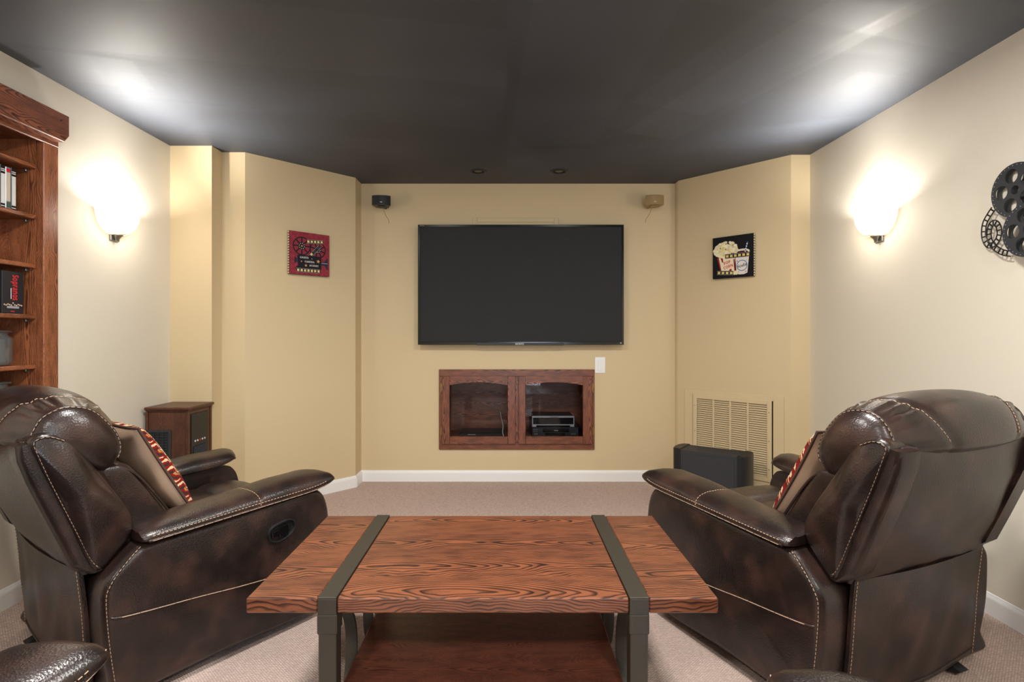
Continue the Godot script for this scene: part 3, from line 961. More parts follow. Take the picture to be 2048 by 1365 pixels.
	for s in [-1.0, 1.0]:
		var arc := PackedVector3Array()
		for k in 38:
			var q := bun_point(s * .345, 1.0 + k * 10.2 / 37.0)
			arc.append(Vector3(s * .349, .87 + (q.y - .87) * 0.985, .405 + (q.z - .405) * 0.985))
		seam(arc, Vector3(s * .0035, 0, 0), bun, 0.0045, false, 0.009, 0.006)
		var bandp := PackedVector3Array()
		for k in 30:
			var t := 5.0 + k * 5.9 / 29.0
			var y := bun_point(s * .2, t).y
			bandp.append(bun_point(s * (0.155 + 0.085 * clampf((y - 0.86) / 0.17, 0.0, 1.0) + .012), t) + Vector3(0, .0006, .0006))
		seam(bandp, Vector3.ZERO, bun, 0.0)
	# --- inner back cushion, seat, foot cushion
	var lb := mb()
	cushion(lb, hexa(-.315, .315, .40, .40, .765, .76, .030, .24, .250, .40), Vector3(.07, .20, .6), Vector3(0, 0, .05), 14, 0.003, 6)
	var lum := build(lb, "back_cushion", L, o, 60.0)
	for s in [-1.0, 1.0]:
		seam(smooth_path([Vector3(s * .29, .755, .30), Vector3(s * .302, .746, .272), Vector3(s * .307, .722, .235), Vector3(s * .308, .68, .200), Vector3(s * .307, .62, .160), Vector3(s * .305, .56, .122), Vector3(s * .30, .50, .09)], 6), Vector3(s * .002, 0, -.002), lum, 0.005)
	var se := mb()
	cushion(se, hexa(-.262, .262, .30, .30, .475, .455, -.30, .22, -.26, .22), Vector3(.16, .45, .12), Vector3(0, .02, 0), 12, 0.003, 7)
	build(se, "seat_cushion", L, o, 60.0)
	var fo := mb()
	cushion(fo, hexa(-.268, .268, .12, .14, .475, .485, -.455, -.24, -.44, -.20), Vector3(.18, .28, .6), Vector3(0, .025, .02), 12, 0.003, 8)
	build(fo, "foot_cushion", L, o, 60.0)
	# --- frame under the seat and feet
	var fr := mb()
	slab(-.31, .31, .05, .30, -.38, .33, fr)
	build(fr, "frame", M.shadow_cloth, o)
	for s in [-1.0, 1.0]:
		var ft := mb()
		ft.prism(PackedVector2Array([Vector2(-.40, .0), Vector2(.30, .0), Vector2(.38, .012), Vector2(.40, .03), Vector2(.34, .05), Vector2(-.40, .05)]), -.02, .02, 0, .003)
		var fm := build(ft, "foot", M.black, o)
		fm.transform = Transform3D(Basis(Vector3(0, 0, 1), Vector3.UP, Vector3(-1, 0, 0)), Vector3(s * .24, 0, 0))
	# --- recline handle in its oval cup, on the sitter's right
	var hp := smooth_loop([Vector2(-.165, .424), Vector2(-.172, .396), Vector2(-.20, .382), Vector2(-.235, .386), Vector2(-.268, .402), Vector2(-.284, .426), Vector2(-.276, .450), Vector2(-.25, .460), Vector2(-.215, .455), Vector2(-.18, .445)], 4)
	var cup := mb()
	var rgs := []
	for q in [[1.0, .440], [1.0, .472], [0.98, .4755], [0.93, .4755], [0.90, .472], [0.86, .462], [0.5, .460]]:
		var ring := PackedVector3Array()
		for v in hp:
			var c := Vector2(-.225, .421)
			var w: Vector2 = c + (v - c) * q[0]
			ring.append(Vector3(q[1], w.y, w.x))
		if not Geometry2D.is_polygon_clockwise(hp): ring.reverse()
		rgs.append(ring)
	cup.loft(rgs)
	var hd := build(cup, "handle_cup", M.black, o, 40.0)
	var lv := mb(Transform3D(Basis(Vector3(0, .12, -.99), Vector3(0, .99, .12), Vector3(1, 0, 0)), Vector3(.460, .420, -.222)))
	lv.prism(PackedVector2Array([Vector2(-.040, -.011), Vector2(-.012, -.011), Vector2(-.010, -.022), Vector2(.026, -.020), Vector2(.031, -.008), Vector2(.031, .010), Vector2(.026, .021), Vector2(-.008, .021), Vector2(-.012, .011), Vector2(-.040, .011)]), 0, .014, 0, .002)
	build(lv, "lever", M.black_gloss, hd)
	return o

# square pillow: plain back, woven front, a cord round the rim; stands on its lower edge, front to -z
func make_pillow(label: String, size := 0.42) -> Node3D:
	var o := base("pillow")
	tag(o, label, "pillow", "striped pillows on the recliners")
	var h := size / 2
	var edge := func(u: float, v: float) -> Vector2:
		var sx := 1.0 - 0.06 * (1.0 - v * v); var sy := 1.0 - 0.06 * (1.0 - u * u)
		return Vector2(u * h * sx, v * h * sy)
	var th := func(u: float, v: float) -> float: return 0.062 * pow(maxf(0.0, (1 - u * u) * (1 - v * v)), 0.42) + 0.003
	var nz := noise(17, 6.0, 2)
	var front := func(a: float, b: float) -> Vector3:
		var u := a * 2 - 1; var v := b * 2 - 1
		var q: Vector2 = edge.call(u, v)
		return Vector3(q.x, q.y + h, -th.call(u, v) * (1.0 + 0.10 * nz.get_noise_2d(q.x, q.y)))
	var rear := func(a: float, b: float) -> Vector3:
		var u := a * 2 - 1; var v := b * 2 - 1
		var q: Vector2 = edge.call(u, v)
		return Vector3(q.x, q.y + h, th.call(u, v) * (1.0 + 0.12 * nz.get_noise_2d(q.x + 3.0, q.y)))
	var f := mb(); f.uo = Vector2.ZERO
	f.grid(24, 24, front, true)
	var r := mb(); r.grid(24, 24, rear)
	build(f, "front", M.pattern, o, 60.0)
	build(r, "back_panel", M.suede, o, 60.0)
	var rim := PackedVector3Array()
	for k in 64:
		var t := k / 16.0
		var u: float; var v: float
		if t < 1: u = t * 2 - 1; v = -1
		elif t < 2: u = 1; v = (t - 1) * 2 - 1
		elif t < 3: u = 1 - (t - 2) * 2; v = 1
		else: u = -1; v = 1 - (t - 3) * 2
		var q: Vector2 = edge.call(u, v)
		rim.append(Vector3(q.x, q.y + h, 0))
	var c := mb(); c.tube(rim, 0.0055, 7, true)
	build(c, "piping", M.piping, o, 70.0)
	return o

func make_seats() -> void:
	var a := make_recliner("dark brown leather recliner on the left, angled toward the television, its recline handle in view")
	var b := copy(a)
	tag(b, "dark brown leather recliner on the right, seen from behind, beside the black subwoofer", "recliner", "brown leather recliners")
	var c := copy(a)
	tag(c, "brown leather recliner of the second row, only its arm tip showing at lower left", "recliner", "brown leather recliners")
	var d := copy(a)
	tag(d, "brown leather recliner of the second row, a sliver of arm showing at lower right", "recliner", "brown leather recliners")
	a.position = Vector3(-1.404, 0, -2.271); a.rotation_degrees.y = -35.7
	b.position = Vector3(1.211, 0, -2.179); b.rotation_degrees.y = 23.65
	c.position = Vector3(-1.345, 0, -0.73); c.rotation_degrees.y = -15
	d.position = Vector3(0.985, 0, -0.575); d.rotation_degrees.y = 7
	var tilt := Basis(Vector3.RIGHT, deg_to_rad(29.0))
	var p := make_pillow("tan backed pillow with a red and cream woven front on the left recliner")
	p.transform = a.transform * Transform3D(tilt, Vector3(0.005, 0.49, -0.018))
	var q := copy(p)
	tag(q, "tan backed pillow leaning on the backrest of the right recliner", "pillow", "striped pillows on the recliners")
	q.transform = b.transform * Transform3D(tilt, Vector3(-0.005, 0.49, -0.022))
# ------------------------------------------------------------------ coffee table
func make_table() -> void:
	var o := base("coffee_table", Vector3(-0.0685, 0, -1.866))
	tag(o, "low coffee table of reddish brown wood with two dark metal straps and square metal legs", "table")
	var hw := 0.6535; var hd := 0.345; var y1 := 0.47; var y0 := 0.427
	var sx := [-0.4545, -0.4030, 0.4075, 0.4610]      # edges of the two straps
	for q in [[-hw, sx[0] - .0012], [sx[1] + .0012, sx[2] - .0012], [sx[3] + .0012, hw]]:
		var st := mb()
		slab(q[0], q[1], y0, y1, -hd, hd, st, 0.0035, 0)
		build(st, "top_board", M.table, o, 30.0)
	for k in [0, 2]:
		var a: float = sx[k]; var b: float = sx[k + 1]
		var st := mb()
		slab(a, b, y1 - .004, y1 + .003, -hd - .003, hd + .003, st, 0.0015)
		slab(a, b, y0 - .002, y1 - .002, hd - .004, hd + .0035, st, 0.0012)
		slab(a, b, y0 - .002, y1 - .002, -hd - .0035, -hd + .004, st, 0.0012)
		slab(a, b, y0 - .008, y0 - .0005, -hd, hd, st, 0.0012)
		build(st, "strap", M.bronze, o, 30.0)
		var cx := (a + b) / 2
		for s in [-1.0, 1.0]:
			var z: float = s * (hd - .0235)
			var lg := mb()
			slab(cx - .0245, cx + .0245, 0, y0 - .02, z - .0245, z + .0245, lg, .003)
			var leg := build(lg, "leg", M.bronze, o, 30.0)
			var cl := mb()
			slab(cx - .0275, cx + .0275, y0 - .058, y0 - .002, z - .0275, z + .0275, cl, .003)
			build(cl, "collar", M.bronze, leg, 30.0)
			# half-round bow that joins the leg's head and foot
			var bow := mb()
			var rings := []
			var out := -1.0 if k == 0 else 1.0
			for j in 25:
				var t := lerpf(-1.5, 1.5, j / 24.0)
				var R := 0.225
				var py := 0.205 + R * sin(t) * 0.93
				var pz: float = z - s * (R * (cos(t) - 0.07) + .008)
				var n := Vector3(0, sin(t), -s * cos(t))
				var c := Vector3(cx, py, pz)
				var w := Vector3(.0175, 0, 0); var h := n * .005
				var ring := PackedVector3Array([c - w - h, c + w - h, c + w + h, c - w + h])
				if s > 0: ring.reverse()
				rings.append(ring)
			bow.loft(rings)
			build(bow, "bow", M.bronze, o, 30.0)
	var sh := mb()
	slab(-.405, .405, .165, .195, -hd + .03, hd - .03, sh, .003, 0)
	build(sh, "lower_shelf", M.shelfwood, o, 30.0)
	for z in [-hd + .06, hd - .06]:
		var cb := mb(); slab(-.43, .43, .145, .166, z - .015, z + .015, cb, .002)
		build(cb, "cross_bar", M.bronze, o, 30.0)

# ------------------------------------------------------------------ television and what hangs near it
func make_television() -> void:
	var X0 := -0.7104; var X1 := 0.932; var Y0 := 1.116; var Y1 := 2.075; var ZT := -4.39
	var cx := (X0 + X1) / 2; var cy := (Y0 + Y1) / 2
	var o := base("television", Vector3(cx, cy, ZT))
	tag(o, "large wall-mounted flat television with a dark blank screen and thin glossy black bezel", "television")
	var w := (X1 - X0) / 2; var h := (Y1 - Y0) / 2
	var bz := mb()
	slab(-w, -w + .018, -h, h, -.03, 0.004, bz, .002)
	slab(w - .018, w, -h, h, -.03, 0.004, bz, .002)
	slab(-w + .018, w - .018, h - .018, h, -.03, 0.004, bz, .002)
	slab(-w + .018, w - .018, -h, -h + .024, -.03, 0.004, bz, .002)
	build(bz, "bezel", M.black_gloss, o, 30.0)
	var sc := mb(); slab(-w + .016, w - .016, -h + .02, h - .016, -.02, -.001, sc)
	build(sc, "screen", M.screen, o)
	var bk := mb()
	cushion(bk, hexa(-w + .01, w - .01, -h + .01, -h + .08, h - .01, h - .08, -.02, -.058, -.02, -.058), Vector3(.02, .02, .3), Vector3.ZERO, 5)
	var bm := build(bk, "rear_shell", M.black, o, 30.0)
	bm.transform = Transform3D(Basis(Vector3(1, 0, 0), Vector3(0, 1, 0), Vector3(0, 0, 1)), Vector3.ZERO)
	var mt := mb(); slab(-.25, .25, -.2, .2, -.086, -.05, mt, .004)
	build(mt, "wall_mount", M.black, o)
	var bar := mb()
	slab(-.352 + .12, .352 + .12 - .008, -h - .004, -h + .017, -.02, .010, bar, .003)
	var bb := build(bar, "chin_bar", M.charcoal, o, 30.0)
	bb.position.x = -.112 - .01
	lettering("SONY", .013, M.white_print, bb, Transform3D(Basis.IDENTITY, Vector3(.112, -h + .0065, .0102)), "lettering", true, 1.35)
	lettering("BRAVIA", .006, M.grey_print, o, Transform3D(Basis.IDENTITY, Vector3(-w + .032, h - .009, .0042)), "lettering", false, 1.2)
	var lg := mb(); slab(w - .03, w - .018, -h + .008, -h + .020, .003, .0046, lg)
	build(lg, "badge", M.grey_print, o)
	# framed blank panel behind the set
	var p := base("access_panel", Vector3(.0715, 1.92, ZF))
	tag(p, "tan painted panel with a raised frame, its top edge showing above the television", "panel")
	var fr := mb()
	for s in [-1.0, 1.0]: slab(s * .3315 - .018, s * .3315 + .018, -.23, .23, 0, .012, fr, .003)
	slab(-.3135, .3135, .194, .23, 0, .012, fr, .003)
	slab(-.3135, .3135, -.23, -.194, 0, .012, fr, .003)
	build(fr, "frame", M.tan, p, 30.0)
	var bo := mb(); slab(-.314, .314, -.195, .195, 0, .004, bo)
	build(bo, "board", M.tan, p)
	# switch plate
	var sw := base("light_switch", Vector3(.759, .948, ZF))
	tag(sw, "white rocker light switch on the tan wall above the cabinet's corner", "switch")
	var pl := mb(); slab(-.043, .043, -.066, .066, 0, .007, pl, .004)
	build(pl, "plate", M.white_plastic, sw, 30.0)
	var rk := mb()
	rk.prism(PackedVector2Array([Vector2(-.046, 0.0), Vector2(.046, 0.0), Vector2(.046, .011), Vector2(0, .008), Vector2(-.046, .009)]), -.0165, .0165, 0, .001)
	var rm := build(rk, "rocker", M.white_plastic, sw, 20.0)
	rm.transform = Transform3D(Basis(Vector3(0, 1, 0), Vector3(0, 0, 1), Vector3(1, 0, 0)), Vector3(0, 0, .004))

func satellite(at: Vector3, turn: float, m: Material, label: String, side: float) -> void:
	var o := base("satellite_speaker", at, turn)
	tag(o, label, "speaker", "small speakers on the front wall")
	var st := mb()
	var poly := PackedVector2Array()
	# seen from above: bowed front, narrower back
	for k in 11:
		var t := lerpf(-1, 1, k / 10.0)
		poly.append(Vector2(.072 * t, -.055 - .018 * (1 - t * t)))
	poly.append(Vector2(.045, .045)); poly.append(Vector2(-.045, .045))
	st.prism(poly, -.038, .038, 0, .004)
	var b := build(st, "cabinet", m, o, 35.0)
	b.transform = Transform3D(Basis(Vector3(1, 0, 0), Vector3(0, 0, -1), Vector3(0, 1, 0)), Vector3.ZERO)
	var fp := PackedVector2Array()
	for k in 11:
		var t := lerpf(-1, 1, k / 10.0)
		fp.append(Vector2(.066 * t, -.057 - .018 * (1 - t * t)))
	for k in 11:
		var t := lerpf(1, -1, k / 10.0)
		fp.append(Vector2(.066 * t, -.053 - .018 * (1 - t * t)))
	var g := mb(); g.prism(fp, -.033, .033, 0, .0)
	var gm := build(g, "grille", m, o, 35.0)
	gm.transform = b.transform
	var bd := mb(); slab(-.008, .008, -.019, -.015, .0745, .0765, bd)
	build(bd, "badge", M.white_print, o)
	var ar := mb()
	ar.tube(smooth_path([Vector3(0, -.02, -.04), Vector3(0, -.02, -.075), Vector3(side * .02, -.02, -.115)], 5), .012, 10)
	build(ar, "bracket", m, o, 50.0)
	var ft := mb(); slab(-.028, .028, -.045, -.038, -.03, .04, ft, .002)
	build(ft, "base_plate", m, o, 30.0)
	var wr := mb()
	wr.tube(smooth_path([Vector3(side * .01, -.042, -.02), Vector3(side * .014, -.07, -.03), Vector3(side * .03, -.105, -.05), Vector3(side * .046, -.13, -.06), Vector3(side * .046, -.155, -.065)], 5), .0018, 6)
	build(wr, "wire", M.tan_plastic, o, 60.0)

# ------------------------------------------------------------------ media cabinet set into the wall
func make_cabinet() -> void:
	var o := base("media_cabinet", Vector3(0, 0, ZF))
	tag(o, "reddish oak cabinet set into the wall below the television, with two arched glass doors", "cabinet")
	# carcass: open box behind the wall
	var cs := mb()
	slab(-.525, .685, .29, .335, -.46, -.001, cs, 0, 0)
	slab(-.525, .685, .84, .884, -.46, -.001, cs, 0, 0)
	slab(-.525, -.50, .335, .84, -.46, -.001, cs, 0, 1)
	slab(.66, .685, .335, .84, -.46, -.001, cs, 0, 1)
	slab(-.525, .685, .29, .884, -.475, -.46, cs, 0, 0)
	build(cs, "carcass", M.oak, o)
	# face frame
	for q in [[-.554, .712, .857, .913, 0], [-.554, .712, .261, .315, 0], [-.554, -.515, .315, .857, 1], [.676, .712, .315, .857, 1], [.062, .098, .315, .857, 1]]:
		var st := mb()
		slab(q[0], q[1], q[2], q[3], .0, .018, st, .003, q[4])
		build(st, "frame_board", M.oak, o, 30.0)
	for q in [[-.5275, .0675, -.4650, .0060, -1.0], [.0935, .6885, .1500, .6150, 1.0]]:
		var x0: float = q[0]; var x1: float = q[1]; var g0: float = q[2]; var g1: float = q[3]
		var y0 := .310; var y1 := .860; var gb := .372; var gs := .788; var ga := .812
		var door := mb()
		slab(x0, g0, y0, y1, .018, .040, door, .003, 1)
		var d := build(door, "door", M.oak, o, 30.0)
		var st := mb(); slab(g1, x1, y0, y1, .018, .040, st, .003, 1)
		build(st, "stile", M.oak, d, 30.0)
		st = mb(); slab(g0, g1, y0, gb, .018, .039, st, .003, 0)
		build(st, "rail", M.oak, d, 30.0)
		var poly := PackedVector2Array([Vector2(g1, y1), Vector2(g0, y1)])
		for k in 17:
			var t := k / 16.0
			poly.append(Vector2(lerpf(g0, g1, t), gs + (ga - gs) * sin(PI * t)))
		st = mb(); st.prism(poly, .018, .039, 0, .0)
		build(st, "rail", M.oak, d, 30.0)
		var gl := mb(); slab(g0 - .004, g1 + .004, gb - .004, ga + .004, .024, .028, gl)
		build(gl, "pane", M.glass, d)
		for y in [.765, .415]:
			var hn := mb(Transform3D(Basis.IDENTITY, Vector3((x0 - .008) if q[4] < 0 else (x1 + .008), y, .030)))
			hn.tube(PackedVector3Array([Vector3(0, -.034, 0), Vector3(0, .034, 0)]), .005, 10)
			hn.tube(PackedVector3Array([Vector3(0, -.042, 0), Vector3(0, -.034, 0)]), .003, 8)
			hn.tube(PackedVector3Array([Vector3(0, .034, 0), Vector3(0, .042, 0)]), .003, 8)
			hn.box(Vector3(-q[4] * .004, 0, -.005), Vector3(.02, .06, .003))
			build(hn, "hinge", M.brass, d, 40.0)
	# what stands inside
	var v := base("video_recorder", Vector3(.405, .335, -4.70))
	tag(v, "black video recorder on the cabinet floor behind the right glass door", "video recorder")
	var b := mb(); slab(-.195, .195, .008, .088, -.20, .10, b, .004)
	build(b, "case", M.black, v, 30.0)
	for x in [-.16, .16]:
		for z in [-.15, .07]:
			var f := mb(Transform3D(Basis.IDENTITY, Vector3(x, 0, z))); f.lathe(PackedVector2Array([Vector2(0, 0), Vector2(.014, 0), Vector2(.014, .01), Vector2(0, .01)]), 12)
			build(f, "foot", M.black, v)
	var fl := mb(); slab(-.105, .115, .046, .078, .099, .103, fl, .0015)
	build(fl, "tape_flap", M.black_gloss, v, 30.0)
	var dp := mb(); slab(-.085, .08, .014, .04, .099, .102, dp, .001)
	build(dp, "display", M.black_gloss, v, 30.0)
	for q in [[-.17, .030], [-.155, .030], [.135, .03], [.15, .03], [.165, .03]]:
		var bt := mb(Transform3D(Basis(Vector3.RIGHT, PI / 2), Vector3(q[0], q[1], .10))); bt.lathe(PackedVector2Array([Vector2(.0055, 0), Vector2(.0055, .004), Vector2(0, .0045)]), 12)
		build(bt, "button", M.nickel, v)
	var lm := mb(); slab(-.012, .022, .057, .063, .1025, .1036, lm)
	build(lm, "print_line", M.grey_print, v)
	for q in [[-.165, .068], [-.165, .054]]:
		var ln := mb(); slab(q[0] - .02, q[0] + .02, q[1] - .001, q[1] + .001, .0995, .1008, ln)
		build(ln, "print_line", M.grey_print, v)
	var p := base("disc_player", Vector3(.387, .424, -4.70))
	tag(p, "silver framed disc player on top of the black video recorder behind the glass", "disc player")
	b = mb(); slab(-.172, .172, .012, .088, -.18, .085, b, .004)
	build(b, "case", M.black, p, 30.0)
	var fr := mb()
	slab(-.178, .178, .076, .092, .07, .10, fr, .004)
	slab(-.178, .178, .012, .022, .07, .10, fr, .003)
	slab(-.178, -.168, .022, .076, .07, .10, fr, .003)
	slab(.168, .178, .022, .076, .07, .10, fr, .003)
	slab(-.178, -.14, .0, .012, .07, .10, fr, .003)
	slab(.14, .178, .0, .012, .07, .10, fr, .003)
	build(fr, "front_frame", M.silver, p, 30.0)
	var ds := mb(); slab(-.168, .168, .022, .076, .08, .092, ds)
	build(ds, "display", M.black_gloss, p)
	for k in 6:
		var bt := mb(); slab(-.025 + k * .012, -.018 + k * .012, .081, .086, .099, .102, bt, .001)
		build(bt, "button", M.charcoal, p)
	var s := base("set_top_box", Vector3(-.23, .335, -4.76))
	tag(s, "low black media box on the cabinet floor behind the left glass door", "media box")
	b = mb(); slab(-.17, .20, .004, .032, -.12, .12, b, .004)
	build(b, "case", M.black, s, 30.0)
	for x in [-.15, .18]:
		var f := mb(); slab(x - .01, x + .01, 0, .005, -.1, .1, f)
		build(f, "foot", M.black, s)
	var t := mb(); slab(-.10, -.035, .015, .021, .119, .1208, t)
	build(t, "print_line", M.grey_print, s)
	var w := mb(); w.tube(smooth_path([Vector3(-.05, .337, -4.62), Vector3(-.03, .345, -4.60), Vector3(-.037, .38, -4.62), Vector3(-.034, .42, -4.70), Vector3(-.05, .46, -4.85), Vector3(-.06, .50, -4.945)], 6), .003, 6)
	tag(build(w, "cable", M.white_plastic, self, 60.0), "thin white cable rising behind the left glass door of the cabinet", "cable")

# ------------------------------------------------------------------ return-air grille on the right angled wall
func wall_frame(t: float, y: float) -> Transform3D:
	# a point on the right angled wall: t from the right end to the left end; +z out of the wall, +x to the right as seen
	var p := (PLAN[8] as Vector2).lerp(PLAN[7], t)
	var d := ((PLAN[8] as Vector2) - PLAN[7]).normalized()
	return Transform3D(Basis(Vector3(d.x, 0, d.y), Vector3.UP, Vector3(-d.y, 0, d.x)), Vector3(p.x, y, p.y))

func make_grille() -> void:
	var o := base("air_grille")
	o.transform = wall_frame(.49, .45)
	tag(o, "large tan louvred return air grille low on the right angled wall", "air grille")
	var W := .376
	var st := mb()
	for s in [-1.0, 1.0]: slab(s * (W - .035) - .035, s * (W - .035) + .035, -.36, .32, 0, .014, st, .003)
	slab(-W + .07, W - .07, .28, .32, 0, .014, st, .003)
	slab(-W + .07, W - .07, -.36, -.29, 0, .014, st, .003)
	build(st, "surround", M.tan, o, 30.0)
	var bk := mb(); slab(-.30, .30, -.29, .28, .0, .003, bk)  # near-black sheet, the dark inside of the duct put into its colour
	build(bk, "duct_dark", M.shadow_cloth, o)
	var fr := mb()
	for s in [-1.0, 1.0]: slab(s * .2825 - .016, s * .2825 + .016, -.29, .284, .012, .024, fr, .003)
	slab(-.2665, .2665, .252, .284, .012, .024, fr, .003)
	slab(-.2665, .2665, -.29, -.258, .012, .024, fr, .003)
	build(fr, "frame", M.tan, o, 30.0)
	for x in [-.131, .0, .131]:
		var b := mb(); slab(x - .007, x + .007, -.258, .252, .013, .0225, b, .001)
		build(b, "divider", M.tan, o, 30.0)
	var n := 32
	for k in n:
		var y := lerpf(.243, -.25, k / float(n - 1))
		var b := mb(Transform3D(Basis(Vector3.RIGHT, deg_to_rad(42.0)), Vector3(0, y, .0125)))
		b.box(Vector3.ZERO, Vector3(.533, .0015, .0165), .0)
		build(b, "slat", M.tan, o, 20.0)
	for q in [[-.2825, .0], [.2825, .0], [-.2825, .2], [.2825, .2], [.2825, -.2]]:
		var sc := mb(Transform3D(Basis(Vector3.RIGHT, PI / 2), Vector3(q[0], q[1], .0235))); sc.lathe(PackedVector2Array([Vector2(.0045, 0), Vector2(.003, .0016), Vector2(0, .002)]), 10)
		build(sc, "screw", M.nickel, o)

func make_subwoofer() -> void:
	var o := base("subwoofer", Vector3(1.425, 0, -3.815), deg_to_rad(-36.5))
	tag(o, "black subwoofer with rounded ends on the carpet before the louvred grille", "subwoofer")
	var H := .40; var hw := .20; var hd := .105
	var b := mb(); slab(-hw, hw, .012, H - .006, -hd, hd, b, .004)
	build(b, "body", M.charcoal, o, 30.0)
	for s in [-1.0, 1.0]:
		var poly := PackedVector2Array()
		poly.append(Vector2(s * (hw - .012), -hd - .004)); 
		for k in 15:
			var a := lerpf(-PI / 2, PI / 2, k / 14.0)
			poly.append(Vector2(s * (hw + .012 + .048 * pow(cos(a), .8)), (hd + .004) * sin(a)))
		poly.append(Vector2(s * (hw - .012), hd + .004))
		var e := mb(); e.prism(poly, .012, H, 0, .006)
		var em := build(e, "end_cap", M.black, o, 35.0)
		em.transform = Transform3D(Basis(Vector3(1, 0, 0), Vector3(0, 0, -1), Vector3(0, 1, 0)), Vector3.ZERO)
	var g := mb(); slab(-hw + .03, hw - .03, .05, H - .03, hd - .001, hd + .003, g, .001)
	build(g, "front_panel", M.charcoal, o)
	var bd := mb(); slab(hw + .035, hw + .05, .115, .125, .07, .078, bd, .002)
	build(bd, "badge", M.silver, o)
	for x in [-.16, .16]:
		for z in [-.07, .07]:
			var f := mb(Transform3D(Basis.IDENTITY, Vector3(x, 0, z))); f.lathe(PackedVector2Array([Vector2(0, 0), Vector2(.016, 0), Vector2(.018, .013), Vector2(0, .013)]), 14)
			build(f, "foot", M.black, o)

# ------------------------------------------------------------------ wooden heater cabinet in the left corner
func make_heater() -> void:
	var o := base("space_heater", Vector3(-2.040, 0, -3.432))
	tag(o, "brown wooden infrared heater cabinet standing in the left corner behind the recliner", "heater")
	var hw := .122; var hd := .125; var H := .735
	var b := mb()
	slab(-hw, hw, .03, H, -hd, hd, b, .003, 1)
	build(b, "body", M.darkwood, o, 30.0)
	for x in [-hw, hw]:
		for z in [-hd, hd]:
			var p := mb(); slab(x - .010 - (0.0 if x > 0 else -.004), x + .006, 0, H, z - .008, z + .008, p, .002, 1)
			build(p, "post", M.darkwood, o, 30.0)
	var t := mb()
	slab(-hw - .006, hw + .008, H, H + .010, -hd - .012, hd + .012, t, .003, 0)
	slab(-hw - .010, hw + .018, H + .009, H + .027, -hd - .018, hd + .022, t, .005, 0)
	build(t, "top", M.darkwood, o, 30.0)
	# intake grille on the side turned to the room
	var v := mb()
	for s in [-1.0, 1.0]: slab(-.052 + s * .066 - .008, -.052 + s * .066 + .008, .40, .625, hd - .001, hd + .008, v, .002)
	slab(-.110, .006, .609, .625, hd - .001, hd + .008, v, .002)
	slab(-.110, .006, .40, .416, hd - .001, hd + .008, v, .002)
	slab(-.112, .008, .41, .62, hd - .001, hd + .001, v)
	var vm := build(v, "intake_grille", M.charcoal, o, 30.0)
	for k in 12:
		var y := lerpf(.425, .60, k / 11.0)
		var s := mb(Transform3D(Basis(Vector3.RIGHT, deg_to_rad(30.0)), Vector3(-.052, y, hd + .004))); s.box(Vector3.ZERO, Vector3(.112, .0022, .008))
		build(s, "slat", M.charcoal, vm, 20.0)
	for x in [-.08, -.052, -.024]:
		var s := mb(); slab(x - .0015, x + .0015, .416, .609, hd + .002, hd + .009, s)
		build(s, "bar", M.charcoal, vm)
	# control front turned to the right
	var f := mb(); slab(hw - .001, hw + .006, .08, .715, -.088, .098, f, .002)
	var fm := build(f, "control_panel", M.black, o, 30.0)
	var rc := mb(); slab(hw + .0055, hw + .007, .10, .515, -.06, .075, rc)
	build(rc, "outlet", M.shadow_cloth, fm)
	for k in 8:
		var z := lerpf(-.055, .07, k / 7.0)
		var s := mb(Transform3D(Basis(Vector3.UP, .5), Vector3(hw + .009, .3075, z))); s.box(Vector3.ZERO, Vector3(.009, .41, .004), .001)
		build(s, "fin", M.charcoal, fm, 20.0)
	for k in 5:
		var z := lerpf(-.045, .06, k / 4.0)
		var s := mb(Transform3D(Basis(Vector3(0, 0, 1), -PI / 2), Vector3(hw + .006, .545 , z))); s.lathe(PackedVector2Array([Vector2(.006, 0), Vector2(.006, .003), Vector2(0, .0035)]), 12)
		build(s, "button", M.red_print if k == 2 else M.white_print, fm)

